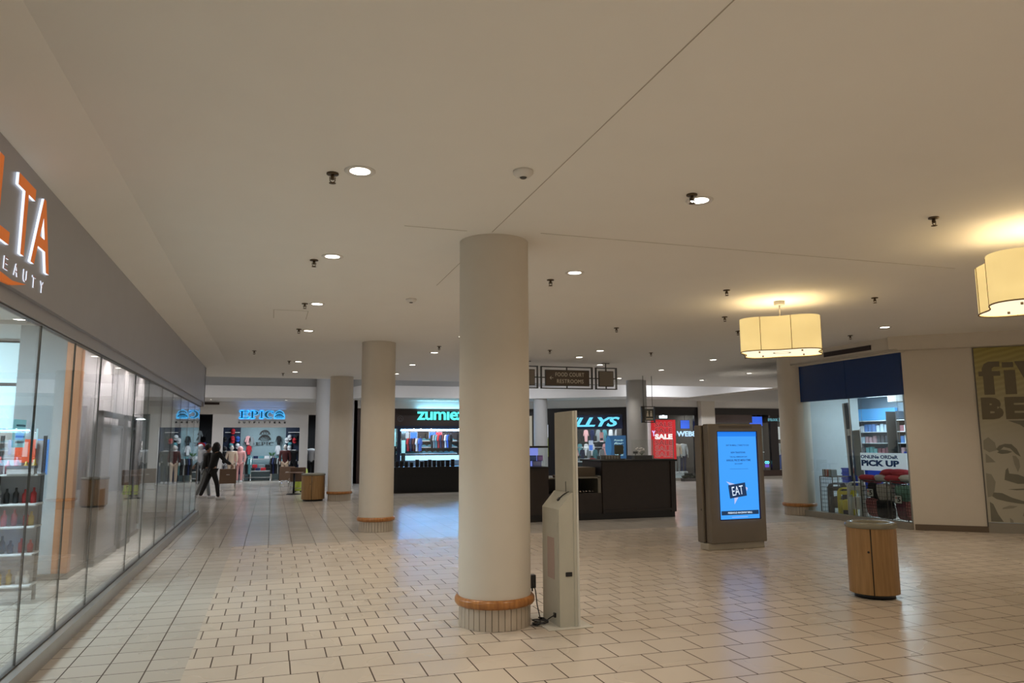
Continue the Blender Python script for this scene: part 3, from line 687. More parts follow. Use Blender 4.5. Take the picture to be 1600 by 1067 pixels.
for cname, y0, n_, h in (('yellow', 13.42, 4, .66), ('white', 13.12, 4, .80), ('black', 13.72, 5, .74)):
    proto = None
    for k in range(n_):
        lb = cname+' folding chair leaning in the row of folded chairs in the shop window'
        loc = (11.90+.075*k, y0+.02+k*.055, 0)
        if proto is None: proto = folding_chair(chm[cname], h, .30); proto.location = loc; proto.rotation_euler = (0, 0, R(48)); proto['label'] = lb; proto['group'] = cname+' folded chairs'
        else: copy_tree(proto, loc, R(48), lb, cname+' folded chairs')
wb3 = wire_bin(12.05, 13.98, 14.38, .88, 'dark wire rack at the left end of the shop window', 'rack', 'wire_rack')
for k, (yy, c_, lb) in enumerate(((14.22, (.45, .08, .05), 'red box on top of the dark wire rack'), (14.1, (.30, .36, .38), 'grey box on top of the dark wire rack'), (14.3, (.10, .09, .10), 'black box on top of the dark wire rack'))):
    t = thing('carton', lb, 'box', (12.15, yy, .88)); MB().box(-.05, .1, -.05, .05, 0, .16, bev=.004).build('body', mat('carton%d' % k, c_, .5), t); MB().box(-.052, .102, -.01, .01, .02, .162).build('tape', trimw, t)
crm = mat('blue_crate', (.01, .05, .45), .4, em=(.01, .05, .5), es=.1)
cr0 = thing('storage_crate', '', 'crate', (0, 0, 0)); b = MB(); b.box(-.2, .2, -.22, .22, 0, .10); b.box(-.215, .215, -.235, .235, .085, .10); b.build('tub', crm, cr0); MB().box(-.21, .21, -.23, .23, .10, .112).build('lid', mat('blue_lid', (.01, .03, .25), .4), cr0)
for k in range(9):
    x, y, z = 13.0, (14.3 if k < 3 else 13.92), (.72+.112*(k if k < 3 else k-3))
    if k >= 3: z = .58+.112*(k-3)
    lb = 'blue lidded crate in the %s stack behind the folding chairs, %s from the top' % ('left' if k < 3 else 'right', ['top', 'second', 'third', 'fourth', 'fifth', 'sixth'][(2-k) if k < 3 else (8-k)])
    if k == 0: cr0.location = (x, y, z); cr0['label'] = lb; cr0['group'] = 'blue crates'
    else: copy_tree(cr0, (x, y, z), label=lb, group='blue crates')
t = thing('stock_table', 'low white stock table under the blue crates', 'table', (13.0, 14.1, 0))
MB().box(-.3, .3, -.5, .5, .5, .58).build('top', shelfm, t)
for sx in (-.27, .27):
    for sy in (-.45, .45): MB().box(sx-.02, sx+.02, sy-.02, sy+.02, 0, .5).build('leg', shelfm, t)
MB().box(-.3, .3, .0, .42, .58, .72).build('riser', shelfm, t)
t = thing('blue_barrel', 'bright blue tall plastic tub right of the pick up sign', 'tub', (12.6, 12.18, .0))
MB().lathe([(.16, .3), (.18, 1.3), (.19, 1.42)], 24).build('body', crm, t); MB().lathe([(.2, 1.42), (.2, 1.46), (.001, 1.47)], 24).build('lid', crm, t); MB().box(-.1, .1, -.1, .1, 0, .3).build('stand', dsteel, t)

# ------------------------------------------------------------------ drum pendants
shadem = bpy.data.materials.new('pendant_fabric'); shadem.use_nodes = True
p = shadem.node_tree.nodes['Principled BSDF']; p.inputs['Base Color'].default_value = (.85, .68, .36, 1); p.inputs['Roughness'].default_value = .8
nz = shadem.node_tree.nodes.new('ShaderNodeTexNoise'); nz.inputs['Scale'].default_value = 3
rp = shadem.node_tree.nodes.new('ShaderNodeMapRange'); rp.inputs[3].default_value = .50; rp.inputs[4].default_value = .80
shadem.node_tree.links.new(nz.outputs['Fac'], rp.inputs[0]); shadem.node_tree.links.new(rp.outputs[0], p.inputs['Emission Strength'])
p.inputs['Emission Color'].default_value = (1, .75, .30, 1)
diffm = mat('pendant_diffuser', (.95, .9, .78), .5, em=(1, .86, .60), es=1.05)
seam = mat('shade_seam', (.25, .17, .08), .6)
def pendant(x, y, label, rot):
    t = thing('drum_pendant_lamp', label, 'pendant lamp', (x, y, 0), rot, 'cloverleaf drum pendants')
    MB().lathe([(.07, 3.64), (.075, 3.66), (.075, 3.7)], 24).build('canopy', mat('grey_canopy', (.35, .34, .32), .5), t)
    MB().tube([(0, 0, 3.64), (0, 0, 3.36)], .01, 8).build('rod', steel, t)
    lobe = lambda a: .80+.20*abs(math.cos(2*a))**1.0
    z0, z1 = 2.94, 3.41
    lf = lambda a: .87+.13*math.cos(4*a)
    MB().lathe([(.66, z0), (.66, z1)], 96, cap=False, rib=lf).build('shade', shadem, t)
    b = MB(); b.lathe([(.001, z0+.012), (.65, z0+.012)], 96, cap=False, rib=lf); b.build('diffuser', diffm, t)
    for k in range(8):
        a = (k//2)*PI/2+PI/4+(.30 if k % 2 == 0 else -.42); rr = .66*lf(a)+.003
        MB().tube([(rr*math.cos(a), rr*math.sin(a), z0), (rr*math.cos(a), rr*math.sin(a), z1)], .004, 6).build('seam', seam, t)
    pts = [(.662*lf(a)*math.cos(a), .662*lf(a)*math.sin(a), z0) for a in [2*PI*i/96 for i in range(96)]]
    MB().tube(pts, .007, 6, closed=True).build('bottom_rim', seam, t)
    MB().lathe([(.10, z0+.008), (.125, z0+.008)], 32, cap=False).build('finial_plate', seam, t)
    for k in range(4):
        a = k*PI/2; MB().cyl(.4*math.cos(a), .4*math.sin(a), z0-.01, z0+.012, .012, 8).build('knob', seam, t)
    l = bpy.data.lights.new('pendant_lamp', 'POINT'); l.energy = 8; l.color = (1, .88, .68); l.shadow_soft_size = .1
    o = bpy.data.objects.new('pendant_lamp', l); col.objects.link(o); o.parent = t; o.location = (0, 0, 3.32)
pendant(6.93, 8.9, 'yellow glowing cloverleaf drum lamp hanging right of centre, seen whole', R(4))
pendant(6.93, 5.0, 'yellow glowing drum lamp cut by the right edge of the picture', R(4))

# ------------------------------------------------------------------ hanging sign and blade sign
sf = mat('bronze_sign_frame', (.11, .10, .085), .4, .5); sb = mat('brown_sign_panel', (.12, .085, .06), .5); sb2 = mat('taupe_sign_panel', (.26, .22, .17), .5)
letc = mat('cream_letter', (.55, .48, .36), .5, em=(.5, .42, .3), es=.15)
t = thing('hanging_wayfinding_sign', 'long framed sign reading FOOD COURT RESTROOMS hung from the ceiling', 'sign', (0, 17.41, 0))
def framed(x0, x1, px0, px1, pm):
    f = MB(); th = .022
    f.box(x0, x1, -.04, .04, 3.56, 3.582); f.box(x0, x1, -.04, .04, 3.02, 3.042); f.box(x0, x0+th, -.04, .04, 3.02, 3.58); f.box(x1-th, x1, -.04, .04, 3.02, 3.58)
    xm = (x0+x1)/2
    f.box(xm-.012, xm+.012, -.02, .02, 3.02, 3.58); f.box(x0, x1, -.02, .02, 3.288, 3.312); f.build('frame', sf, t)
    MB().box(px0-.015, px1+.015, -.028, .028, 3.095, 3.495).build('panel_rim', sf, t)
    MB().box(px0, px1, -.034, .034, 3.11, 3.48).build('panel', pm, t)
framed(6.34, 7.74, 6.47, 7.63, sb); framed(7.83, 8.42, 7.93, 8.31, sb2); framed(5.68, 6.26, 5.79, 6.16, sb2)
MB().box(5.68, 8.42, -.01, .01, 3.29, 3.31).build('tie_bar', sf, t)
text('line_one', 'FOOD COURT', 6.72, 7.50, 3.33, 3.43, -.035, .004, letc, t, spacing=1.1); text('line_two', 'RESTROOMS', 6.76, 7.48, 3.16, 3.26, -.035, .004, letc, t, spacing=1.1)
b = MB(); b.box(6.57, 6.66, -.039, -.035, 3.285, 3.297); b.prism([(6.565, 3.291), (6.605, 3.335), (6.613, 3.327), (6.583, 3.291), (6.613, 3.255), (6.605, 3.247)], -.039, -.035); b.build('arrow', letc, t)
for x in (5.97, 8.12):
    b = MB(); b.tube([(x, 0, 3.56), (x, 0, 3.69)], .015, 8); b.box(x-.1, x+.1, -.03, .03, 3.685, 3.7); b.build('ceiling_bracket', sf, t)
t = thing('blade_sign', 'small dark framed square sign projecting beside the far column', 'sign', (10.95, 20.4, 0))
f = MB(); x0, x1, z0, z1 = -.28, .18, 2.26, 2.76
f.box(x0, x1, -.03, .03, z1-.025, z1); f.box(x0, x1, -.03, .03, z0, z0+.025); f.box(x0, x0+.1, -.03, .03, z0, z1); f.box(x1-.025, x1, -.03, .03, z0, z1); f.build('frame', sf, t)
MB().box(x0+.11, x1-.05, -.02, .02, z0+.06, z1-.08).build('panel', mat('dim_sign_panel', (.14, .135, .11), .5), t)
b = MB(); b.ball((-.08, -.025, 2.6), .022); b.prism([(-.12, 2.45), (-.04, 2.45), (-.065, 2.57), (-.095, 2.57)], -.03, -.02); b.ball((.04, -.025, 2.6), .022); b.prism([(.0, 2.45), (.08, 2.45), (.06, 2.57), (.02, 2.57)], -.03, -.02)
b.box(-.13, .1, -.028, -.02, 2.36, 2.39); b.build('pictograms', letc, t)
b = MB()
for x in (-.2, .1): b.tube([(x, 0, 2.75), (x, 0, 3.69)], .008, 6)
b.build('hanger_rods', sf, t)

# ------------------------------------------------------------------ white check-in kiosk beside the big column
t = thing('check_in_kiosk', 'tall off-white kiosk with a sloping rear box, seen from behind beside the big column', 'kiosk', (2.575, 6.62, 0), 0)
MB().box(-.13, .31, -.05, .60, .0, .012, bev=.004).build('base_plate', mat('pale_base_plate', (.62, .60, .54), .35), t)
MB().prism([(0, .012), (0, 1.07), (.13, 1.22), (.145, 1.22), (.145, .012)], .0, .45).build('rear_box', platinum, t)
MB().box(.145, .175, -.01, .46, .012, 1.99, bev=.003).build('back_shell', platinum, t)
MB().box(.175, .195, -.015, .465, .012, 1.995, bev=.002).build('front_screen_edge', mat('light_edge', (.66, .66, .62), .35), t)
MB().box(-.003, 0, .04, .41, .16, .95).build('service_door', platinum, t)
MB().box(.06, .125, -.006, .0, .46, .50, bev=.004).build('vent_plate', black, t)
MB().box(-.006, 0, .12, .30, .42, .80).build('paper_notice', mat('pink_paper', (.45, .34, .30), .6), t)
mk = Matrix.Translation((.07, .17, 1.15)) @ Matrix.Rotation(R(-49), 4, 'Y')
b = MB(); b.lathe([(.02, 0), (.02, .012)], 12, m=mk); b.build('cable_hole', black, t)
MB().tube([(.072, .17, 1.16), (.095, .13, 1.195), (.115, .10, 1.215), (.143, .10, 1.225)], .005, 6).build('cable', black, t)
MB().box(.141, .145, .17, .175, 1.15, 1.32).build('seam', black, t)
MB().cyl(0, 0, 0, .001, .001, 6).build('lock', black, t).location = (-.004, .4, .35)
kio = t
pts = [(2.405, 6.90, .40), (2.43, 6.88, .30), (2.44, 6.87, .18), (2.46, 6.83, .04), (2.44, 6.80, .012), (2.40, 6.76, .012), (2.36, 6.80, .015)]
for k in range(28):
    a = k*.75; rr = .05+.025*math.sin(k*.9); pts.append((2.43+rr*1.3*math.cos(a), 6.80+rr*math.sin(a), .012+.0022*k))
pts += [(2.50, 6.80, .04), (2.54, 6.76, .08), (2.572, 6.74, .10)]
pts = [(a-2.575, b_-6.62, c) for a, b_, c in pts]
pc = MB().tube(pts, .0055, 6).build('power_cord', black, kio); MB().box(-.015, .001, .10, .14, .08, .12).build('connector', black, pc)
t = thing('power_adapter', 'black power adapter plugged into the side of the big column', 'adapter', (2.415, 6.93, .32)); 
MB().box(-.03, .03, -.03, .03, 0, .125, bev=.008).build('body', black, t); MB().cyl(0, 0, -.03, 0, .008, 8).build('strain_relief', black, t)

# ------------------------------------------------------------------ tall info screen
t = thing('information_display', 'tall taupe free-standing info screen with a bright blue page reading EAT', 'display', (7.06, 10.4, 0), R(1.5))
MB().box(-.50, .56, .05, .27, 0, .10, bev=.01).build('plinth', mat('pale_plinth', (.45, .42, .36), .5), t)
b = MB(); b.box(-.46, .58, 0, .15, .1, 1.97, bev=.018); b.build('front_housing', taupe, t)
b = MB(); b.box(-.50, .54, .165, .34, .1, 1.95, bev=.018); b.build('rear_housing', taupe, t)
MB().box(-.45, .53, .14, .18, .11, 1.93).build('seam_core', black, t)
MB().box(-.295, .475, -.003, .004, .455, 1.855).build('bezel', mat('deep_navy_bezel', (.002, .008, .05), .2), t)
scr = mat('screen_blue', (.0, .0, .0), .15, em=(.04, .33, .95), es=1.0); scr2 = mat('screen_header', (0, 0, 0), .15, em=(.0, .20, .85), es=.95)
MB().box(-.285, .445, -.006, -.003, .47, 1.77).build('page', scr, t); MB().box(-.285, .45, -.006, -.003, 1.77, 1.845).build('page_header', scr2, t)
dk = mat('screen_ink', (0, 0, 0), .3, em=(.0, .07, .30), es=.6)
for s_, a0, a1, z0, h in (('EAT IN MALL | TAKE TO GO', -.13, .30, 1.61, .025), ('NEW TRADITIONS', -.05, .225, 1.50, .022), ('THE ALL AMERICAN DAY', -.07, .26, 1.435, .016),
                       ('ANNUAL PRICED MENU ITEMS', -.14, .32, 1.375, .026), ('IN COURT', .02, .165, 1.325, .016), ('- - - - - - - - - - - - - -', -.075, .26, 1.25, .006)):
    text('page_text', s_, a0, a1, z0, z0+h*1.25, -.006, .001, dk, t, bold=.015)
b = MB(); b.prism([(-.16, 1.06), (.0, 1.015), (-.06, .97)], -.008, -.006); b.prism([(-.02, .86), (.10, .87), (-.02, .70)], -.008, -.006); b.prism([(.2, .97), (.24, .95), (.22, .90)], -.008, -.006)
b.build('paper_scraps', mat('screen_scrap', (0, 0, 0), .3, em=(.55, .60, .95), es=.9), t)
rm = Matrix.Translation((.05, 0, .915)) @ Matrix.Rotation(R(-7), 4, 'Y')
MB().box(-.165, .155, -.011, -.008, -.105, .105, rm).build('badge', mat('screen_badge', (0, 0, 0), .3, em=(.0, .01, .06), es=.6), t)
e = text('badge_text', 'EAT', -.11, .10, -.07, .07, -.011, .001, mat('screen_white', (0, 0, 0), .3, em=(.75, .85, 1), es=1), t); e.matrix_local = rm
MB().box(-.27, .43, -.008, -.006, .535, .60).build('footer_bar', mat('screen_footer', (0, 0, 0), .3, em=(.0, .01, .04), es=.6), t)
text('footer_text', 'FREEHOLD RACEWAY MALL', -.15, .31, .555, .582, -.008, .001, mat('screen_white', (0, 0, 0)), t, bold=.02)
MB().box(-.08, .22, -.008, -.006, .497, .503).build('page_rule', mat('screen_scrap', (0, 0, 0)), t)
area('screen_light', (.09, -.03, 1.15), .72, 5, (.10, .42, 1), (R(90), 0, 0), t, 1.35)
for k in range(4): MB().box(-.25+.0*k, .38, -.002, 0, 1.90+k*.012, 1.904+k*.012).build('speaker_slot', black, t)
MB().cyl(-.502, .2, .6, .63, .006, 6).build('key_lock', black, t)

# ------------------------------------------------------------------ bins
def waste_bin(x, y, rz, label, r=.255):
    t = thing('waste_bin', label, 'bin', (x, y, 0), rz, 'round wooden waste bins')
    MB().lathe([(r-.05, 0), (r-.05, .05)], 40).build('kick_base', black, t)
    gap = .022
    MB().lathe([(r, .05), (r, .745)], 40, cap=False, a0=-PI/2+gap, a1=PI/2).build('side_panel', binwood, t)
    MB().lathe([(r, .05), (r, .745)], 40, cap=False, a0=PI/2, a1=3*PI/2-gap).build('door', binwood, t)
    MB().lathe([(r-.012, .05), (r-.012, .745)], 40).build('liner', black, t)
    MB().lathe([(r-.01, .74), (r+.008, .745), (r+.014, .765), (r+.008, .79), (r-.02, .802), (r-.06, .80), (r-.085, .785), (r-.10, .74)], 48, cap=False).build('lid', bintop, t)
    MB().lathe([(.001, .745), (r-.09, .745)], 32, cap=False).build('opening', mat('bin_dark_inside', (.05, .05, .04), .6), t)
    a = 3*PI/2-gap-.1; MB().ball((r*math.cos(a), r*math.sin(a), .50), .012).build('knob', black, [c for c in t.children if c.name.startswith('door')][0])
waste_bin(6.37, 6.84, R(-44), 'nearer round wooden bin with a grey rim, standing at the right on the tiles')
waste_bin(1.22, 23.35, R(-10), 'far round wooden bin standing in front of the third column', .34)

# ------------------------------------------------------------------ retail booth
t = thing('sales_booth', 'dark espresso sales counter booth with open middle shelf behind the white kiosk', 'counter', (0, 15.25, 0))
MB().box(6.97, 8.81, 0.03, 1.1, .15, 1.25).build('tall_counter', espresso, t)
MB().box(6.93, 8.85, -.02, 1.15, 1.25, 1.29, bev=.005).build('counter_top', blackm, t)
b = MB(); b.box(8.68, 8.80, .0, .05, .12, 1.25); b.box(6.98, 7.03, .0, .05, .12, 1.25); b.box(7.03, 8.68, .0, .035, .15, .20); b.build('corner_trim', espresso, t)
MB().box(5.0, 8.79, .06, 1.1, 0, .15).build('toe_kick', black, t)
MB().box(5.72, 6.97, .03, 1.1, .15, .58).build('low_counter', espresso, t)
b = MB(); b.box(5.72, 6.93, .03, 1.1, .90, .925); b.box(6.88, 6.95, .03, 1.1, .58, .95); b.build('glass_case_frame', mat('case_frame', (.22, .21, .18), .3, .5), t)
MB().box(5.72, 6.88, 1.0, 1.1, .58, .9).build('case_back', espresso, t)
MB().box(4.7, 5.72, .03, 1.1, .15, 1.13).build('left_counter', espresso, t); MB().box(4.68, 5.74, 0, 1.12, 1.13, 1.15).build('left_top', blackm, t)
MB().box(6.45, 6.9, .2, .8, .925, 1.13).build('till_cabinet', mat('brown_cabinet', (.10, .075, .05), .5), t)
t = thing('display_case', 'small lit glass display case with violet glow on the left end of the dark booth', 'display case', (5.2, 15.6, 1.15))
b = MB(); b.box(-.52, .52, -.32, .32, .42, .46); b.box(-.52, .52, -.32, .32, 0, .015); b.build('frame', blackm, t)
MB().box(-.5, .5, .29, .3, .015, .42).build('back_glow', mat('violet_glow', (.2, .2, .7), .4, em=(.28, .33, .9), es=.8), t)
MB().box(-.5, .5, -.31, -.305, .015, .42).build('front_glass', glass, t)
for k, (x, z, w_, c_) in enumerate(((.25, .2, .16, (.08, .15, .5)), (.0, .22, .1, (.5, .5, .9)), (.42, .2, .12, (.35, .2, .6)), (.12, .05, .14, (.03, .03, .08)), (.35, .06, .2, (.3, .3, .8)))):
    tt = thing('boxed_gadget', ('dark blue', 'pale lilac', 'purple', 'black', 'light blue')[k]+' boxed gadget inside the violet display case', 'box', (5.2+x, 15.55, 1.166+(0 if k > 2 else .12)))
    MB().box(-w_/2, w_/2, -.03, .03, 0, .12).build('body', mat('gadget%d' % k, c_, .4), tt); MB().box(-w_/2+.01, w_/2-.01, -.032, -.03, .02, .1).build('front_label', mat('gadgetl%d' % k, [min(1, v*1.6+.05) for v in c_], .4), tt)
MB().box(-.5, .5, -.06, .1, .11, .12).build('glass_shelf', glass, t)
# things on the booth
t = thing('till_monitor', 'small square till screen on a foot on the dark booth', 'monitor', (7.62, 15.7, 1.29)); MB().box(-.12, .1, -.02, .02, .12, .33, bev=.006).build('screen', mat('greenish_screen', (.07, .075, .05), .3), t); MB().cyl(0, 0, .01, .14, .02, 10).build('stem', black, t); MB().box(-.1, .1, -.08, .08, 0, .015).build('foot', black, t)
t = thing('card_reader', 'small black card reader on a post on the dark booth', 'card reader', (7.98, 15.6, 1.29)); MB().box(-.045, .045, -.03, .03, .13, .18).build('reader', black, t); MB().cyl(0, 0, .01, .14, .01, 8).build('post', black, t); MB().cyl(0, 0, 0, .012, .05, 16).build('foot', black, t)
t = thing('cash_drawer', 'flat black cash drawer on the dark booth', 'drawer', (8.15, 15.7, 1.29)); MB().box(-.25, .25, -.2, .2, 0, .09, bev=.004).build('case', black, t); MB().box(-.23, .23, -.206, -.2, .015, .075).build('front', blackm, t)
t = thing('artificial_flowers', 'small bunch of white flowers on the dark booth', 'flowers', (8.22, 15.75, 1.38)); b = MB()
for k in range(16): b.ball((random.uniform(-.12, .12), random.uniform(-.05, .05), .1+random.uniform(-.03, .07)), .022, n=8)
b.build('blossoms', mat('white_petal', (.8, .74, .72), .6), t); b = MB()
for k in range(8): x = -.1+k*.028; b.tube([(0, 0, 0), (x, 0, .1)], .003, 5)
b.build('stems', mat('stem_green', (.05, .12, .04), .6), t)
for k, (x, lb) in enumerate(((8.08, 'clear acrylic shield above the till on the dark booth'), (8.62, 'clear acrylic shield at the right end of the dark booth'))):
    t = thing('acrylic_shield', lb, 'shield', (x, 15.45, 1.29)); MB().box(-.27, .27, 0, .006, .01, .45).build('pane', plexi, t); MB().box(-.27, .27, -.02, .03, 0, .012).build('foot', dsteel, t); MB().box(.255, .27, -.004, .01, .01, .45).build('edge', mat('acrylic_edge', (.4, .42, .42), .3), t)
t = thing('card_rack', 'low grey card rack left of the till on the dark booth', 'rack', (7.35, 15.6, 1.29)); MB().box(-.2, .2, -.1, .1, 0, .1).build('tray', mat('rack_grey', (.13, .125, .11), .5), t)
for k in range(5): MB().box(-.17+k*.07, -.13+k*.07, -.105, -.1, .02, .09).build('card', mat('rack_card', (.28, .27, .25), .5), t)
for k in range(12):
    x = 6.0+k*.075; o = MB().ball((0, 0, 0), .03, sz=.8, n=8).build('bangle', mat('silver_trinket', (.45, .43, .42), .25, .8)) if k == 0 else bang.copy()
    if k == 0: bang = o
    else: col.objects.link(o)
    o.location = (x, 15.45, .605+.0*k); o.scale = (1, 1, random.uniform(.8, 1.3)); tag(o, 'small silver trinket in the open middle case of the dark booth', 'trinket', 'silver trinkets in the booth case')
t = thing('folded_flag_towel', 'red and white striped goods piled on the low part of the dark booth', 'towel pile', (6.25, 15.75, .93)); b = MB()
for k in range(6):
    MB().box(-.14+.01*k, .16-.01*k, -.1, .1, .03+k*.035, .06+k*.035, bev=.008).build('fold', mat(['stripe_red', 'stripe_white'][k % 2], [(.5, .05, .08), (.75, .7, .7)][k % 2], .7), t)
MB().box(-.15, .17, -.11, .11, 0, .03).build('tray', black, t)
t = thing('brown_tray', 'flat brown tray of goods on the low part of the dark booth', 'tray', (6.2, 15.4, .925)); MB().box(-.3, .22, -.12, .12, 0, .05, bev=.006).build('tray', mat('tray_brown', (.20, .11, .06), .5), t); MB().box(.0, .15, -.08, .08, .05, .08).build('insert', black, t)

# ------------------------------------------------------------------ black counter in front of the cyan sign
t = thing('black_counter', 'long black low counter in front of the shop with the cyan sign', 'counter', (0, 25.6, 0))
MB().box(3.15, 6.9, 0, .9, 0, .83).build('body', blackm, t); MB().box(3.12, 6.93, -.03, .93, .83, .865).build('top', black, t)
bo = thing('black_stock_box', '', 'box', (0, 0, 0)); MB().box(-.055, .055, -.05, .05, 0, .2, bev=.004).build('body', blackm, bo); MB().box(-.057, .057, -.052, .052, .15, .2).build('lid', black, bo)
xs = [4.12, 4.28, 4.44, 4.62, 4.82, 4.98, 5.12, 5.26, 5.42, 5.58, 5.72, 5.9, 6.08]
for k, x in enumerate(xs):
    lb = 'small black box in the row on the long black counter'
    if k == 0: bo.location = (x, 25.85, .865); bo['label'] = lb; bo['group'] = 'black boxes on the counter'
    else: copy_tree(bo, (x, 25.85, .865), label=lb, group='black boxes on the counter', scale=(1, 1, random.uniform(.8, 1.35)))

# ------------------------------------------------------------------ far walls
b = MB()
def wall(b, x0, x1, y, z0, z1, th=.15): b.box(x0, x1, y, y+th, z0, z1)
YF = 34.4
wall(b, -9, -3.95, YF, 0, 3.5); wall(b, -3.95, -2.46, YF, 2.95, 3.5); wall(b, -2.46, -2.02, YF, 0, 3.5); wall(b, -2.02, 1.15, YF, 2.39, 3.5)
wall(b, 1.15, 1.51, YF, 0, 3.5); wall(b, 1.51, 2.6, YF, 2.95, 3.5); wall(b, 2.6, 3.45, YF, 0, 3.5); b.box(3.30, 3.42, 32.2, 34.5, 0, 3.5)
b.box(-9, 3.4, 34.36, 34.41, 3.16, 3.22); struct('wall_far_left', b, whitep)
b = MB(); wall(b, 3.4, 10.3, 32.2, 3.16, 3.5); wall(b, 3.30, 3.40, 32.2, 0, 3.5, .2)
A = Vector((11.66, 31.1, 0)); Bv = Vector((14.4, 28.9, 0)); dv = (Bv-A).normalized(); ang = math.atan2(dv.y, dv.x)
tm = Matrix.Translation(A) @ Matrix.Rotation(ang, 4, 'Z')
b.box(-1.9, 3.7, 0, .2, 3.16, 3.5, tm); wall(b, 14.4, 15.69, 28.85, 0, 3.5); wall(b, 15.69, 17.87, 28.85, 3.18, 3.5); wall(b, 17.87, 18.52, 28.8, 0, 3.5); wall(b, 18.5, 26, 28.85, 3.15, 3.5)
struct('wall_far_right', b, whitep)
b = MB(); b.box(17.85, 18.54, 28.55, 28.85, 0, 3.5); struct('trim_12', b, paint)
t = thing('air_grille', 'short dark air grille on the white wall left of the EPIC sign', 'air vent', (-2.6, 34.36, 3.36))
MB().box(-.38, .38, -.0, .03, 0, .10).build('frame', mat('dark_grille', (0, 0, 0)), t); [MB().box(-.36, .36, -.006, 0, .015+k*.025, .022+k*.025).build('slat', mat('grille_slat', (0, 0, 0)), t) for k in range(3)]

# --- fan shaped dome logo
def dome(b, cx, z0, w_, h, y0, y1, rows=((0, .58, 7), (.42, 1, 5))):
    """two tiers of downward scallops under arcs"""
    for lo, hi, n_ in rows:
        za, zb = z0+h*lo, z0+h*hi
        half = w_/2*(1-.33*lo); top = half*.62
        N = 10; arc = []
        for i in range(N+1):
            u = -1+2*i/N; arc.append((cx+u*half, za+(zb-za)*(math.sqrt(max(0, 1-u*u*.92)))))
        inner = [(cx+(x-cx)*.86, za+(z-za)*.72) for x, z in arc]
        b.prism(arc+inner[::-1], y0, y1)
        for k in range(n_):
            u = (k+.5)/n_*2-1; xt = cx+u*half*.80; xb = cx+u*half*.80*.72; zt = za+(zb-za)*math.sqrt(max(0, 1-u*u))*.78+.0
            b.prism([(xt-half*.085, zt), (xt+half*.085, zt), (xb+half*.02, za), (xb-half*.02, za)], y0, y1)

# ------------------------------------------------------------------ EPIC shop
t = thing('store_sign', 'blue haloed EPIC letters with a dome emblem over OUTFITTERS on the white wall', 'sign', (0, YF, 0))
def serif(s, x0, x1, z0, z1, y, d, m, grow=0.0):
    b = MB(); w_ = x1-x0; h = z1-z0; st = w_*.24+grow; th = h*.06+grow; g = grow
    def bar(a0, a1, c0, c1): b.box(a0-g, a1+g, y-d, y, c0-g, c1+g)
    if s == 'E': bar(x0+w_*.15, x0+w_*.37, z0, z1); bar(x0, x1, z0, z0+h*.09); bar(x0, x1-w_*.05, z1-h*.09, z1); bar(x0+w_*.2, x0+w_*.8, z0+h*.48, z0+h*.56); bar(x1-w_*.08, x1, z0, z0+h*.24); bar(x1-w_*.12, x1-w_*.05, z1-h*.22, z1)
    if s == 'I': bar(x0+w_*.3, x0+w_*.7, z0, z1); bar(x0, x1, z0, z0+h*.07); bar(x0, x1, z1-h*.07, z1)
    if s == 'P':
        bar(x0+w_*.15, x0+w_*.37, z0, z1); bar(x0, x0+w_*.55, z0, z0+h*.07); bar(x0, x0+w_*.5, z1-h*.07, z1)
        cx, cz = x0+w_*.48, z0+h*.73; rx, rz_ = w_*.5, h*.27; N = 14
        o = [(cx+(rx+g)*math.cos(a), cz+(rz_+g)*math.sin(a)) for a in [-PI/2+PI*i/N for i in range(N+1)]]
        i_ = [(cx+(rx*.55-g)*math.cos(a), cz+(rz_*.72-g)*math.sin(a)) for a in [-PI/2+PI*i/N for i in range(N+1)]]
        b.prism(o+i_[::-1], y-d, y); 
    if s == 'C':
        cx, cz = x0+w_*.52, (z0+z1)/2; N = 22
        a_ = [R(48)+R(264)*i/N for i in range(N+1)]
        o = [(cx+(w_*.52+g)*math.cos(a), cz+(h*.5+g)*math.sin(a)) for a in a_]; i_ = [(cx+(w_*.30-g)*math.cos(a)+w_*.06, cz+(h*.43-g)*math.sin(a)) for a in a_]
        b.prism(o+i_[::-1], y-d, y); bar(x1-w_*.14, x1-w_*.05, z0+h*.68, z0+h*.95)
    return b
def epic_word(x0, W_, z0, z1, y, parent, m, hm=None, d=.05):
    for s_, u0, u1 in (('E', 0, .26), ('P', .31, .55), ('I', .59, .70), ('C', .73, 1.0)):
        if hm: serif(s_, x0+u0*W_, x0+u1*W_, z0, z1, y-.01, .02, hm, .028).build('halo', hm, parent)
        serif(s_, x0+u0*W_, x0+u1*W_, z0, z1, y-.035, d, m).build('letter', m, parent)
epic_word(-1.38, 1.40, 2.79, 3.10, 0, t, teal_letter, halo)
b = MB(); b.prism([(.03, 2.76), (.5, 2.76), (.5, 2.93), (.43, 3.07), (.27, 3.15), (.11, 3.07), (.03, 2.93)], -.03, -.01); b.build('emblem_halo', halo, t)
b = MB(); dome(b, .265, 2.79, .40, .31, -.08, -.035); b.build('emblem', teal_letter, t)
b = MB(); x = -1.43
for i, s_ in enumerate('OUTFITTERS'):
    text('small_letter', s_, x, x+(.085 if s_ != 'I' else .03), 2.565, 2.645, 0, .03, blackm, t, bold=.05); x += .21
MB().box(-1.42, .5, -.03, 0, 2.685, 2.70).build('rule', dsteel, t)
area('halo_light', (-.45, -.14, 3.14), 1.9, 1.6, (.15, .40, 1), (R(180), 0, 0), t, .06)
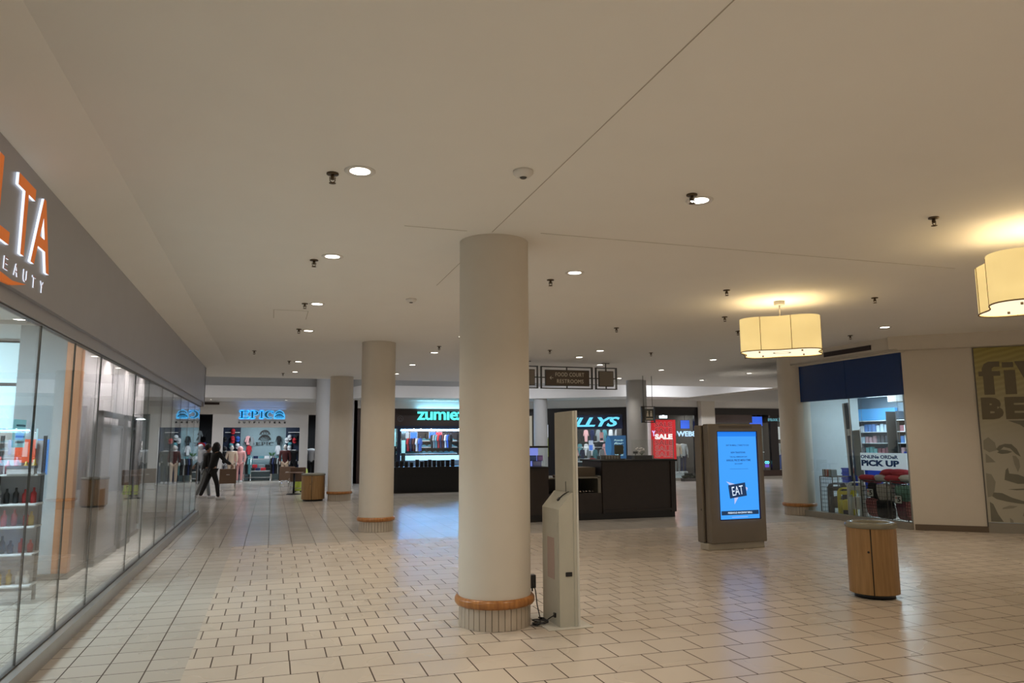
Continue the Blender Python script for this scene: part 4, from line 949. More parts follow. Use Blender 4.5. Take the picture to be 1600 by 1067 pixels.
# room
b = MB(); wall(b, -2.3, 1.5, 37.5, 0, 2.9); struct('wall_epic_back', b, tealw)
b = MB(); b.box(-2.35, -2.25, 34.55, 37.5, 0, 2.9); b.box(1.3, 1.4, 34.55, 37.5, 0, 2.9); b.box(-2.25, -1.42, 37.40, 37.5, 0, 2.9); b.box(.62, 1.3, 37.40, 37.5, 0, 2.9); struct('wall_epic_side', b, navy)
b = MB(); b.box(-2.4, 1.5, 34.55, 37.6, 2.9, 2.95); struct('ceiling_epic', b, whitep)
ceiling_panel((-.4, 35.8, 2.9), 1.6, 42, COOL, 'ceiling light hidden inside the EPIC shop', sy=.8)
area('epic_spot', (-.4, 34.8, 2.8), .8, 22, (1, .95, .9), (R(20), 0, 0))
t = thing('wall_emblem', 'dark dome emblem with EPIC lettering on the teal back wall of the shop', 'sign', (0, 37.5, 0))
b = MB(); dome(b, -.335, 1.80, .58, .54, -.05, -.01); b.build('emblem', blackm, t)
epic_word(-.74, .80, 1.62, 1.76, -.0, t, blackm, None, .02)
clothc = {'black': (.012, .012, .014), 'white': (.66, .66, .68), 'red': (.50, .02, .03), 'navy': (.01, .02, .08), 'grey': (.25, .27, .28), 'teal': (.10, .28, .32), 'pink': (.80, .42, .42), 'cream': (.70, .55, .42), 'maroon': (.08, .02, .02), 'blue': (.03, .12, .5), 'brown': (.10, .05, .03)}
def cloth(n_): return mat('cloth_'+n_, clothc[n_], .85, noise=.12, nscale=30)
cap0 = thing('cap', '', 'cap', (0, 0, 0)); b = MB(); b.lathe([(.10, 0), (.10, .03), (.085, .08), (.05, .11), (.001, .12)], 14); b.build('crown', cloth('red'), cap0)
b = MB(); b.lathe([(.001, -.004), (.10, -.006), (.10, .004), (.001, .004)], 14, 0, -.09, 0, .9, .9); b.build('peak', cloth('red'), cap0)
caps = [(-1.72, 2.28, 'red', 'top left, above the white rail'), (-1.73, 1.95, 'red', 'left, under the white rail'), (-1.72, 1.86, 'red', 'left, lower red one'), (-2.05, 1.92, 'black', 'far left, under the white rail'), (-1.50, 1.93, 'blue', 'bright blue, beside the red ones'), (-1.50, 1.6, 'white', 'left, lowest white one'),
        (-1.78, 1.62, 'teal', 'left, lowest row middle'), (.78, 2.0, 'white', 'right, top row'), (.66, 1.86, 'white', 'right, second row left'), (1.0, 1.85, 'red', 'right, only red one'), (.8, 1.65, 'teal', 'right, third row'), (.78, 1.5, 'white', 'right, fourth row'), (1.08, 2.0, 'black', 'right, top row black')]
for k, (x, z, cn, lb) in enumerate(caps):
    o = cap0 if k == 0 else copy_tree(cap0)
    o.location = (x*1.02, 37.30, z); o.rotation_euler = (R(60), 0, 0); tag(o, cn+' cap on the navy wall of the EPIC shop, '+lb, 'cap', 'caps on the navy walls')
    if cn != 'red': recolor(o, cloth('red'), cloth(cn))
for (x0, x1, lb) in ((-2.1, -1.45, 'left'), (.72, 1.28, 'right')):
    t = thing('wall_rail', 'white horizontal rail on the %s navy wall of the EPIC shop' % lb, 'rail', ((x0+x1)/2, 37.3, 2.2)); MB().box(-(x1-x0)/2, (x1-x0)/2, -.03, .0, 0, .03).build('rail', trimw, t); MB().box(-.02, .02, 0, .1, .0, .03).build('bracket', trimw, t)

# --- mannequins and people
def figure(name, label, cat, loc, rz, top, bottom, h=1.72, body=None, head=True, arms=(0, 0), stride=0, lean=0, group=None, hood=False, skirt=False, shoes='white', person=False, reach=0):
    t = thing(name, label, cat, loc, rz, group); k = h/1.72
    bm0 = body or mat('mannequin_white', (.62, .60, .58), .4)
    s = stride
    hip = .92*k; sh = 1.42*k; ly = -lean
    def leg(sx, d):        # d forward(-y) swing
        kn = (sx*.095*k, -d*.30, .50*k+abs(d)*.02); an = (sx*.09*k, -d*.46+(.10 if d < 0 else 0), .085*k+(.05 if d < 0 else 0))
        return kn, an
    kl, al = leg(-1, s); kr, ar = leg(1, -s)
    P = [(0, 0, hip, .115*k), (0, ly*.35, 1.10*k, (.125*k, .09*k)), (0, ly*.7, 1.30*k, (.15*k, .10*k)), (0, ly, sh, (.10*k, .07*k)), (0, ly, 1.48*k, .05*k),
         (-.09*k, 0, hip-.06, .085*k), (kl[0], kl[1], kl[2], .055*k), (al[0], al[1], al[2], .038*k), (al[0], al[1]-.14*k, .035*k+(al[2]-.085*k), .022*k),
         (.09*k, 0, hip-.06, .085*k), (kr[0], kr[1], kr[2], .055*k), (ar[0], ar[1], ar[2], .038*k), (ar[0], ar[1]-.14*k, .035*k+(ar[2]-.085*k), .022*k)]
    E_ = [(0, 1), (1, 2), (2, 3), (3, 4), (0, 5), (5, 6), (6, 7), (7, 8), (0, 9), (9, 10), (10, 11), (11, 12)]
    arm_pts = []
    for i, sx in enumerate((-1, 1)):
        a = arms[i]; sp0 = (sx*.18*k, ly, 1.40*k); el = (sx*.24*k, ly-a*.16-.02, 1.14*k+abs(a)*.04); wr = (sx*.22*k, ly-a*.34-.06, .92*k+abs(a)*.16+(reach if i == 0 else 0))
        b0 = len(P); P += [(*sp0, .055*k), (*el, .042*k), (*wr, .028*k), (wr[0], wr[1]-.03-a*.03, wr[2]-.07*k, (.035*k, .018*k))]
        E_ += [(3, b0), (b0, b0+1), (b0+1, b0+2), (b0+2, b0+3)]; hb = b0+3; arm_pts.append((sp0, el, wr))
        hx, hy, hz = P[hb][:3]
        for f_ in range(4):
            P += [(hx+(f_-1.5)*.004, hy+(f_-1.5)*.019, hz-.035, .008), (hx+(f_-1.5)*.003, hy+(f_-1.5)*.018-.012, hz-.068+.006*abs(f_-1.5), .006)]
            E_ += [(hb, len(P)-2), (len(P)-2, len(P)-1)]
        P += [(hx-sx*.01, hy-.04, hz+.005, .009), (hx-sx*.01, hy-.05, hz-.03, .007)]; E_ += [(b0+2, len(P)-2), (len(P)-2, len(P)-1)]
    skin('body', P, E_, bm0, t, 1)
    if head:
        b = MB(); b.ball((0, ly-.01, 1.60*k), .105*k, .78, .95, 1.15, 16); b.ball((0, ly-.11*k, 1.58*k), .016, .8, 1, 1.4, 8)
        for sx in (-1, 1): b.ball((sx*.083*k, ly, 1.59*k), .022, .4, .8, 1.3, 8)
        b.build('head', bm0, t)
        if person:
            b = MB()
            for sx in (-1, 1): b.ball((sx*.032, ly-.098*k, 1.61*k), .010, n=8)
            b.box(-.022, .022, ly-.103*k, ly-.095*k, 1.535*k, 1.542*k); b.build('eyes_and_mouth', black, t)
            b = MB(); b.ball((0, ly+.012, 1.63*k), .112*k, .82, .98, 1.08, 16); b.build('hair', mat('dark_hair', (.015, .010, .008), .6), t)
    tm_ = cloth(top); g = .022*k
    P2 = [(0, 0, hip-.12, .13*k), (0, 0, hip-.0, .15*k), (0, ly*.35, 1.10*k, (.15*k, .12*k)), (0, ly*.7, 1.30*k, (.17*k, .125*k)), (0, ly, sh, (.12*k, .095*k)), (0, ly, 1.46*k, .065*k)]; E2 = [(0, 1), (1, 2), (2, 3), (3, 4), (4, 5)]
    for (sp0, el, wr) in arm_pts:
        b0 = len(P2); P2 += [(*sp0, .075*k), (*el, .06*k), (*wr, .045*k)]; E2 += [(4, b0), (b0, b0+1), (b0+1, b0+2)]
    skin('jacket' if person else 'top', P2, E2, tm_, t, 1)
    if hood: MB().ball((0, ly+.03, 1.54*k), .13*k, 1, .95, 1.1, 14).build('hood', tm_, t)
    P3 = [(0, 0, hip+.02, .13*k), (-.09*k, 0, hip-.06, .10*k), (kl[0], kl[1], kl[2], .072*k), (al[0], al[1], al[2]-.01, .056*k), (.09*k, 0, hip-.06, .10*k), (kr[0], kr[1], kr[2], .072*k), (ar[0], ar[1], ar[2]-.01, .056*k)]
    skin('trousers', P3, [(0, 1), (1, 2), (2, 3), (0, 4), (4, 5), (5, 6)], cloth(bottom), t, 1)
    for an in (al, ar):
        b = MB(); z = an[2]-.085*k; b.box(an[0]-.05, an[0]+.05, an[1]-.20*k, an[1]+.07, z, z+.085, bev=.022); b.build('shoe', cloth(shoes), t)
    return t
figure('mannequin', 'mannequin in black jacket at the left side of the EPIC shop entrance', 'mannequin', (-2.0, 35.5, 0), R(5), 'black', 'white', 1.62, head=False, group='shop mannequins', hood=True)
figure('mannequin', 'mannequin in cream outfit beside the pink one at the EPIC shop entrance', 'mannequin', (-1.66, 34.95, 0), R(0), 'cream', 'cream', 1.62, group='shop mannequins')
figure('mannequin', 'mannequin in full pink tracksuit at the EPIC shop entrance', 'mannequin', (-1.33, 35.35, 0), R(-5), 'pink', 'pink', 1.62, group='shop mannequins', head=False, hood=True)
figure('mannequin', 'mannequin in dark maroon top with cream collar right in the EPIC shop entrance', 'mannequin', (.58, 35.1, 0), R(-5), 'maroon', 'cream', 1.64, group='shop mannequins')
figure('mannequin', 'mannequin in black clothes at the right edge of the EPIC shop entrance', 'mannequin', (.95, 35.3, 0), R(-5), 'black', 'black', 1.64, group='shop mannequins', head=False)
figure('mannequin', 'mannequin in white hoodie in the shop left of the EPIC shop', 'mannequin', (-2.95, 35.2, 0), R(5), 'white', 'grey', 1.72, group='shop mannequins', head=False, hood=True)
figure('mannequin', 'mannequin in black and white outfit in the narrow opening right of the EPIC shop', 'mannequin', (1.72, 35.3, 0), 0, 'white', 'black', 1.7, group='shop mannequins', head=False)
figure('person', 'person walking in a black hooded jacket and black trousers, one arm reaching forward', 'person', (-1.72, 24.75, 0), R(118), 'black', 'black', 1.72, body=skinm, arms=(.9, -.2), stride=.42, lean=.12, hood=True, person=True)
figure('person', 'person in dark top and grey trousers walking just behind the one in black', 'person', (-1.95, 25.3, 0), R(115), 'black', 'grey', 1.68, body=skinm, arms=(-.3, .4), stride=-.4, lean=.06, person=True)

# bench of folded clothes in the EPIC shop
t = thing('display_bench', 'low steel framed display bench loaded with folded clothes in the EPIC shop', 'bench', (-.58, 36.6, 0))
MB().box(-.62, .62, -.3, .3, .42, .47).build('top', mat('grey_shelf', (.35, .37, .38), .4), t); MB().box(-.6, .6, -.28, .28, .14, .17).build('lower_shelf', mat('grey_shelf', (0, 0, 0)), t)
for sx in (-.6, .6):
    for sy in (-.28, .28): MB().box(sx-.02, sx+.02, sy-.02, sy+.02, 0, .42).build('leg', chrome, t)
t = thing('display_table', 'tall glass display table behind the clothes bench in the EPIC shop', 'table', (-.3, 37.0, 0))
MB().box(-.7, .7, -.18, .18, .95, 1.0).build('top', mat('grey_shelf', (0, 0, 0)), t)
for sx in (-.66, .66): MB().box(sx-.02, sx+.02, -.16, .16, 0, .95).build('leg', dsteel, t)
fo = MB(); [fo.box(-.11, .11, -.12, .12, k*.03, k*.03+.027, bev=.01) for k in range(4)]; fo = fo.build('folded_clothes', cloth('grey'))
fcol = ['grey', 'black', 'white', 'red', 'teal', 'navy', 'black']; fme = {}
for n_ in set(fcol): d = fo.data.copy(); d.materials[0] = cloth(n_); fme[n_] = d
pos = [(-1.06+k*.24, 36.5, .47) for k in range(5)]+[(-.95+k*.25, 37.0, 1.0) for k in range(6)]+[(-1.0+k*.28, 36.75, .47) for k in range(4)]
for k, (x, y, z) in enumerate(pos):
    o = fo if k == 0 else fo.copy()
    if k: col.objects.link(o)
    cn = ['white', 'black', 'navy', 'red', 'black', 'teal', 'navy', 'teal', 'white', 'grey', 'teal', 'white', 'red', 'grey', 'black'][k]; o.data = fme[cn]; o.location = (x, y, z)
    if k > 10: o.scale = (1, 1, 2.2)
    tag(o, cn+' folded clothes stack on the %s in the EPIC shop' % ('bench front row' if k < 5 else 'tall table' if k < 11 else 'bench back row'), 'folded clothes', 'folded clothes in the EPIC shop')
def hanging(x, y, z, cn, lb, rz=0, group='hanging clothes', h=.7):
    t = thing('hanging_shirt', lb, 'shirt', (x, y, z), rz, group)
    MB().prism([(-.12, -h), (.12, -h), (.14, -.15), (.20, -.30), (.25, -.26), (.17, -.03), (.05, 0), (-.05, 0), (-.17, -.03), (-.25, -.26), (-.20, -.30), (-.14, -.15)], -.03, .03).build('cloth', cloth(cn), t)
    MB().tube([(0, 0, -.01), (0, 0, .06), (.02, 0, .08)], .004, 6).build('hook', chrome, t); return t
for k, (x, z, cn) in enumerate(((-1.08, 2.05, 'pink'), (-.92, 2.0, 'grey'), (.30, 2.05, 'black'), (.28, 1.6, 'white'), (-1.02, 1.6, 'red'))):
    hanging(x, 37.35, z, cn, '%s garment hung on the teal back wall, %s of the emblem' % (cn, 'left' if x < 0 else 'right'), 0, 'clothes on the teal wall', .42).scale = (.55, 1, 1)
t = thing('potted_plant', 'small green plant below the emblem in the EPIC shop', 'plant', (0.02, 36.95, 1.0)); MB().lathe([(.05, 0), (.06, .12)], 14).build('pot', trimw, t); b = MB()
for k in range(26):
    a = k*2.4; r_ = .05+.07*random.random(); b.prism([(0, 0), (.02, .08), (0, .2), (-.02, .08)], -.002, .002, Matrix.Translation((r_*.4*math.cos(a), r_*.4*math.sin(a), .12)) @ Matrix.Rotation(a, 4, 'Z') @ Matrix.Rotation(R(35), 4, 'Y'))
b.build('leaves', mat('leaf_green', (.05, .16, .04), .6), t)
k_ = 0
for side, x0 in (('left', -1.18), ('right', .28)):
    t = thing('clothes_rack', 'low steel clothes rack at the %s of the bench in the EPIC shop' % side, 'rack', (x0, 36.25, 0))
    MB().tube([(-.3, 0, 0), (-.3, 0, 1.12), (.3, 0, 1.12), (.3, 0, 0)], .014, 8).build('rail', chrome, t)
    for sx in (-.3, .3): MB().box(sx-.02, sx+.02, -.2, .2, 0, .03).build('foot', chrome, t)
    for j in range(6):
        cn = ['black', 'navy', 'black', 'grey', 'black', 'teal'][j]
        hanging(x0-.25+j*.1, 36.25, 1.04, cn, '%s garment on the low %s rack in the EPIC shop, %s from left' % (cn, side, ['first', 'second', 'third', 'fourth', 'fifth', 'sixth'][j]), R(70), 'clothes on the low racks', .72)
# neighbour shops beside EPIC
b = MB(); wall(b, -5, -2.3, 37.5, 0, 3.1); b.box(-5.1, -5, 34.5, 37.5, 0, 3.1); b.box(-2.44, -2.36, 34.5, 37.5, 0, 3.1); b.box(-5.1, -2.3, 34.55, 37.6, 3.0, 3.1); wall(b, 1.4, 3.3, 37.3, 0, 3.1); b.box(1.42, 3.3, 34.55, 37.3, 3.0, 3.1)
struct('wall_shop_dark', b, mat('charcoal_paint', (.035, .035, .04), .7))
for x, lb in ((-3.3, 'left of'), (2.0, 'right of')):
    t = thing('spot_lamp', 'small bright track spotlight inside the dark shop %s the EPIC shop' % lb, 'lamp', (x, 35.3, 2.8)); MB().lathe([(.03, .12), (.05, 0)], 14).build('can', black, t); MB().lathe([(.001, -.002), (.045, -.002)], 14, cap=False).build('lens', tube_white, t); MB().tube([(0, 0, .12), (0, 0, .2)], .008, 6).build('stem', black, t)
    area('spot', (x, 35.3, 2.75), .3, 18, COOL)
for k in range(8):
    hanging(-3.75+k*.17, 36.6+.1*(k % 2), 1.75 if k % 3 else 2.3, ['teal', 'white', 'navy', 'grey', 'red', 'blue', 'black', 'white'][k], ['teal', 'white', 'navy', 'grey', 'red', 'blue', 'black', 'white'][k]+' garment in the dark shop left of EPIC, %s from the left' % ['first', 'second', 'third', 'fourth', 'fifth', 'sixth', 'seventh', 'eighth'][k], R(20), 'clothes in the dark shop')
# seating in the hall
def square_chair(loc, rz, label):
    t = thing('lounge_chair', label, 'chair', loc, rz, 'brown backed chairs')
    MB().box(-.26, .26, .20, .26, .40, .88, bev=.012).build('backrest', brownv, t); MB().box(-.26, .26, -.26, .2, .42, .50, bev=.02).build('seat', brownv, t)
    for sx in (-.24, .24):
        for sy in (-.23, .23): MB().tube([(sx, sy, 0), (sx, sy, .42)], .012, 8).build('leg', chrome, t)
    MB().tube([(-.24, .23, .18), (.24, .23, .18)], .009, 8).build('stretcher', chrome, t)
    MB().box(-.05, .05, .262, .266, .68, .70).build('label_tab', trimw, t)
    return t
square_chair((.58, 28.1, 0), R(172), 'brown backed chair of the pair, left one, near the yellow wet floor sign')
square_chair((.86, 27.0, 0), R(185), 'brown backed chair of the pair, right one, near the yellow wet floor sign')
square_chair((-1.36, 26.6, 0), R(185), 'brown backed chair right beside the two walking people')
t = thing('pedestal_table', 'small table on a black pedestal between the brown chairs', 'table', (.75, 26.4, 0)); MB().lathe([(.001, .70), (.30, .70), (.30, .73), (.001, .73)], 28).build('top', brownv, t); MB().cyl(0, 0, .03, .7, .035, 12).build('pedestal', black, t); MB().lathe([(.25, 0), (.22, .02), (.05, .04)], 24).build('foot', black, t)
t = thing('mop_bucket', 'lime yellow bucket behind the brown chairs', 'bucket', (.93, 27.7, 0)); MB().lathe([(.13, .03), (.17, .42), (.18, .44)], 4).build('tub', yellowplastic, t); [MB().cyl(sx, sy, 0, .04, .02, 8).build('wheel', black, t) for sx in (-.09, .09) for sy in (-.09, .09)]
t = thing('wet_floor_sign', 'lime yellow folding wet floor sign beside the brown chairs', 'sign', (1.18, 28.3, 0), R(-15)); 
for s in (-1, 1):
    mt_ = Matrix.Translation((0, 0, .78)) @ Matrix.Rotation(R(12*s), 4, 'X'); MB().prism([(-.16, -.78), (.16, -.78), (.08, 0), (-.08, 0)], -.008, .008, mt_).build('panel', mat('lime_sign_plastic', (.60, .74, .22), .4), t)
b = MB(); mt_ = Matrix.Translation((0, 0, .78)) @ Matrix.Rotation(R(-12), 4, 'X'); b.box(-.07, .07, -.012, -.008, -.22, -.19, mt_); b.box(-.07, .07, -.012, -.008, -.52, -.5, mt_); b.prism([(-.05, -.42), (.05, -.42), (0, -.3)], -.012, -.008, mt_); b.build('printing', mat('dark_print', (.06, .08, .02), .5), t)

# ------------------------------------------------------------------ ZUMIEZ shop
YZ = 32.2
b = MB(); wall(b, 3.40, 4.97, YZ, 0, 3.16, .12); struct('wall_brown', b, brownf)
b = MB(); wall(b, 4.97, 10.3, YZ, 2.42, 3.16, .12); b.box(4.97, 10.3, YZ-.01, YZ, 3.12, 3.16); struct('trim_13', b, brownf)
b = MB(); b.box(4.95, 10.3, YZ-.02, YZ+.1, 2.30, 2.42); b.box(5.13, 5.27, YZ-.02, YZ+.1, 0, 2.3); b.box(4.93, 4.99, YZ-.02, YZ+.1, 0, 2.42); b.box(4.97, 10.3, YZ, YZ+.1, 0, .35); struct('trim_14', b, mat('navy_frame', (.004, .012, .035), .3))
b = MB(); b.box(5.0, 10.25, YZ+.03, YZ+.04, .35, 2.3); struct('window_19', b, glass)
b = MB(); wall(b, 4.9, 10.4, 35.6, 0, 3.0); b.box(4.85, 4.95, YZ, 35.6, 0, 3.0); b.box(10.35, 10.45, YZ+.1, 35.6, 0, 3.0); struct('wall_zumiez', b, mat('taupe_brown_paint', (.09, .075, .07), .7))
b = MB(); b.box(4.9, 10.4, YZ+.1, 35.7, 3.0, 3.05); struct('ceiling_zumiez', b, blackm)
t = thing('store_sign', 'cyan glowing ZUMIEZ letters on a dark brown shop front', 'sign', (0, YZ, 0))
text('letters', 'zum\u0131ez', 5.97, 8.12, 2.67, 3.04, -.01, .08, cyan, t, bold=.018, spacing=.95)
area('sign_glow', (7.0, -.12, 3.06), 2.0, 14, (.3, .75, 1), (R(180), 0, 0), t, .06)
t = thing('wall_emblem', 'faint grey circular emblem on the dark brown front left of the cyan sign', 'sign', (5.25, YZ, 2.72))
b = MB(); b.tube([(.12*math.cos(a), -.015, .12*math.sin(a)) for a in [2*PI*i/24 for i in range(24)]], .008, 6, closed=True); b.tube([(.06*math.cos(a), -.015, .06*math.sin(a)-.02) for a in [2*PI*i/16 for i in range(16)]], .008, 6, closed=True); b.build('rings', mat('dim_grey', (.13, .12, .12), .5), t)
t = thing('tube_light', 'long bright bluish white tube light across the top of the shop window', 'tube light', (0, YZ+.25, 2.22))
MB().box(5.28, 10.2, -.03, .03, -.02, .045).build('tube', mat('tube_blue', (1, 1, 1), .5, em=(.13, .42, 1), es=60), t); MB().box(5.28, 10.2, -.05, .05, .045, .07).build('batten', dsteel, t)
area('tube', (7.4, 0, -.06), 4.5, 70, (.55, .8, 1), (0, 0, 0), t, .15)
# lit counter inside, shelves and goods
t = thing('lit_counter', 'glowing white display counter inside the shop with the cyan sign', 'counter', (0, 32.9, 0))
MB().box(5.3, 9.8, 0, .5, 0, .92).build('body', mat('grey_counter', (.12, .13, .15), .5), t); MB().box(5.32, 9.78, .0, .48, .92, 1.12).build('glow_case', mat('case_glow', (.5, .7, .8), .4, em=(.40, .66, .85), es=1.0), t)
for x0, x1, lb in ((4.99, 5.11, 'left of the dark post'), (5.36, 5.52, 'right of the dark post')):
    t = thing('glow_panel', 'narrow pale cyan lit poster panel %s in the shop window' % lb, 'poster', ((x0+x1)/2, 32.45, 1.45)); w_ = x1-x0
    MB().box(-w_/2, w_/2, 0, .03, -.2 if x0 > 5.2 else .1, .35 if x0 > 5.2 else .85).build('panel', mat('cyan_panel', (.5, .8, .85), .4, em=(.35, .75, .80), es=.8), t); MB().box(-w_/2-.01, w_/2+.01, .03, .04, -.75, .86).build('backing', dsteel, t)
cols_ = ['black', 'red', 'white', 'grey', 'navy', 'blue', 'teal', 'maroon']
for k in range(16):
    x = 7.15+.11*k if k < 9 else 5.8+.14*(k-9); z = 2.05 if k < 9 else 1.9
    hanging(x, 34.6 if k < 9 else 34.9, z, cols_[(k*3) % 8], cols_[(k*3) % 8]+' garment in the cyan sign shop, '+['first', 'second', 'third', 'fourth', 'fifth', 'sixth', 'seventh', 'eighth', 'ninth'][k if k < 9 else k-9]+' from the left on the '+('right' if k < 9 else 'left')+' rail', R(60), 'clothes in the shop with the cyan sign', .6)
t = thing('wall_shelf', 'shoe shelf on the back wall of the shop with the cyan sign', 'shelf unit', (0, 35.3, 0))
for z in (1.15, 1.45, 1.75): MB().box(5.4, 8.6, -.2, .2, z-.02, z).build('shelf', mat('brown_shelf', (.15, .10, .08), .5), t)
for x in (5.4, 7.0, 8.6): MB().box(x-.02, x+.02, -.1, .2, 0, 2.1).build('upright', dsteel, t)
sh0 = thing('sneaker', '', 'shoe', (0, 0, 0), R(70)); MB().box(-.045, .045, -.14, .13, 0, .03, bev=.012).build('sole', trimw, sh0)
b = MB(); b.prism([(-.135, .03), (.12, .03), (.125, .10), (.04, .12), (-.02, .075), (-.12, .055)], -.04, .04, axis='x'); b.build('upper', cloth('red'), sh0)
k = 0; snm = {}
for z in (1.15, 1.45, 1.75):
    for i in range(11):
        x = 5.6+i*.27; cn = ['black', 'white', 'red', 'blue', 'grey', 'teal'][(i*2+int(z*10)) % 6]
        o = sh0 if k == 0 else copy_tree(sh0); o.location = (x, 35.15, z); o.scale = (1.3, 1.3, 1.3)
        if cn != 'red': recolor(o, cloth('red'), cloth(cn))
        tag(o, 'sneaker on the back shelf of the shop with the cyan sign', 'shoe', 'sneakers on the shoe shelf'); k += 1
for k, (x, cn) in enumerate(((6.35, 'blue'), (7.25, 'blue'), (7.55, 'red'), (5.95, 'grey'))):
    t = thing('framed_graphic', '%s graphic board hung in the shop with the cyan sign, %s' % (cn, ['above the shoe shelf left', 'above the shoe shelf middle', 'above the shoe shelf right', 'far left'][k]), 'board', (x, 35.0, 1.9)); MB().box(-.16, .16, 0, .03, 0, .28).build('board', mat('graphic_'+cn, clothc[cn], .4, em=clothc[cn], es=1.2), t); MB().box(-.18, .18, .03, .04, -.02, .3).build('frame', trimw, t)
for k, x in enumerate((6.1, 6.42, 6.9, 8.2)):
    t = thing('spot_lamp', 'small round ceiling spotlight in the cyan sign shop, %s from the left' % ['first', 'second', 'third', 'fourth'][k], 'lamp', (x, 33.6, 2.35)); MB().lathe([(.03, .1), (.045, 0)], 14).build('can', black, t); MB().ball((0, 0, 0), .04, n=10).build('bulb', lamp_white, t); MB().tube([(0, 0, .1), (0, 0, .64)], .006, 6).build('stem', black, t)
area('zumiez_inner', (7.2, 34.0, 2.7), 3, 60, (1, .9, .85), (R(15), 0, 0), None, .5)

# ------------------------------------------------------------------ TILLYS shop, on the slanted front
tr = thing('shop_front_frame', 'black metal front frame of the slanted shop with the TILLYS sign', 'shop front', A, ang)
b = MB(); b.box(-1.9, 3.62, -.02, .12, 2.86, 3.16); b.box(-.05, .30, -.02, .12, 0, 2.9); b.box(3.3, 3.62, -.02, .12, 0, 2.9); b.box(-1.9, -1.8, -.02, .12, 0, 2.9); b.box(-1.9, 3.6, -.02, .12, 0, .2); b.build('frame', mat('black_brown_frame', (.010, .008, .010), .3), tr)
t = thing('store_sign', 'pale blue glowing slanted TILLYS letters on a navy board', 'sign', A, ang)
MB().box(.45, 3.35, -.06, -.02, 2.24, 2.84).build('board', mat('navy_board', (.004, .012, .05), .35), t)
text('letters', 'TILLYS', .62, 3.24, 2.335, 2.745, -.06, .06, cyan2, t, bold=.03, shear=.35, spacing=.98)
g = MB(); g.box(.30, 3.3, .04, .05, .2, 2.24, tm); g.box(-1.8, -.05, .04, .05, .2, 2.86, tm); struct('window_20', g, glass)
wm = tm
b = MB(); b.box(-1.9, 3.7, 3.2, 3.3, 0, 3.2, wm); struct('wall_tillys', b, mat('dark_grey_paint', (.05, .055, .06), .7))
b = MB(); b.box(-1.9, 3.6, .15, 3.3, 3.0, 3.05, wm); struct('ceiling_tillys', b, blackm)
b = MB(); b.box(3.62, 3.7, .12, 3.3, 0, 3.2, wm); struct('wall_tillys_side', b, blackm)
def loc(x, y, z): v = wm @ Vector((x, y, z)); return (v.x, v.y, v.z)
area('tillys_inner', loc(1.2, 1.5, 2.8), 3.0, 75, (.9, .95, 1), (0, 0, 0), None, 1.0)
posters = [(2.66, 3.48, .98, 1.95, (.02, .08, .18), 'blue window poster with pale script near the right post of the TILLYS shop'), (1.75, 1.95, 1.3, 1.75, (.55, .6, .75), 'white and blue upright poster in the TILLYS window'), (2.25, 2.42, 1.7, 2.1, (.6, .3, .3), 'pink poster high in the TILLYS window'), (-.16, .0, 1.9, 2.45, (.75, .78, .85), 'bright white poster left of the tall kiosk top')]
for k, (x0, x1, z0, z1, c_, lb) in enumerate(posters):
    t = thing('window_poster', lb, 'poster', loc(x0, (-.04 if k in (0, 3) else .3), z0), ang); w_ = x1-x0
    MB().box(0, w_, -.01, .0, 0, z1-z0).build('sheet', mat('poster%d' % k, c_, .5, em=c_, es=.5), t)
    if k == 0:
        wi = mat('pale_script', (.4, .6, .6), .5, em=(.35, .6, .6), es=.5)
        for q, (s_, z) in enumerate((('Ready', .72), ('for', .60), ('Winter', .48), ('Looks', .34), ('SALE', .12))): text('script', s_, .30, .72, z, z+.09, -.01, .003, wi, t, bold=.02, shear=.3)
        MB().lathe([(.001, 0), (.2, 0)], 20, cap=False, m=Matrix.Translation((.05, -.012, .5)) @ Matrix.Rotation(R(90), 4, 'X') @ Matrix.Diagonal((.7, 2.2, 1, 1))).build('blue_shape', mat('poster_blue', (.03, .14, .3), .5, em=(.03, .14, .3), es=.5), t)
    elif k == 1: MB().box(.02, w_-.02, -.013, -.01, .03, .25).build('blue_print', mat('poster_print', (.08, .2, .7), .5, em=(.08, .2, .7), es=.6), t)
    else: MB().box(.02, w_-.02, -.013, -.01, .05, .15).build('print', mat('poster_dark', (.1, .1, .12), .5), t)
t = thing('window_poster', 'green and yellow patterned hanging banner left of the tall kiosk top', 'banner', loc(-.17, -.04, 1.05), ang)
MB().box(0, .17, -.01, 0, 0, .83).build('sheet', mat('green_banner', (.25, .30, .05), .6, em=(.2, .25, .04), es=.3, noise=.7, nscale=14), t); MB().box(0, .17, -.015, 0, .8, .83).build('hem', trimw, t)
k = 0
for row, (y, z, x0, n_) in enumerate(((2.6, 2.25, .4, 9), (2.6, 1.6, .4, 9), (1.2, 1.35, .6, 7))):
    for i in range(n_):
        cn = ['white', 'grey', 'black', 'teal', 'pink', 'white', 'navy'][(i*2+row) % 7]
        p_ = loc(x0+i*.3, y, z)
        hanging(*p_, cn, '%s garment in the TILLYS shop, %s from left on the %s rail' % (cn, ['first', 'second', 'third', 'fourth', 'fifth', 'sixth', 'seventh', 'eighth', 'ninth'][i], ['upper rear', 'lower rear', 'front'][row]), ang+R(25*((i % 3)-1)), 'clothes in the slanted shop', .55).scale = (.52, 1, 1)
for (y, zs, x0, x1, lb) in ((2.6, (2.34, 1.69), .2, 3.1, 'tall double steel garment rail at the back of the TILLYS shop'), (1.2, (1.44,), .4, 2.6, 'low steel garment rail behind the TILLYS glass')):
    t = thing('garment_rail', lb, 'rack', loc(x0, y, 0), ang)
    for z in zs: MB().tube([(0, 0, z), (x1-x0, 0, z)], .012, 8).build('rail', chrome, t)
    for x in (0, x1-x0): MB().tube([(x, 0, 0), (x, 0, zs[0])], .014, 8).build('post', chrome, t)
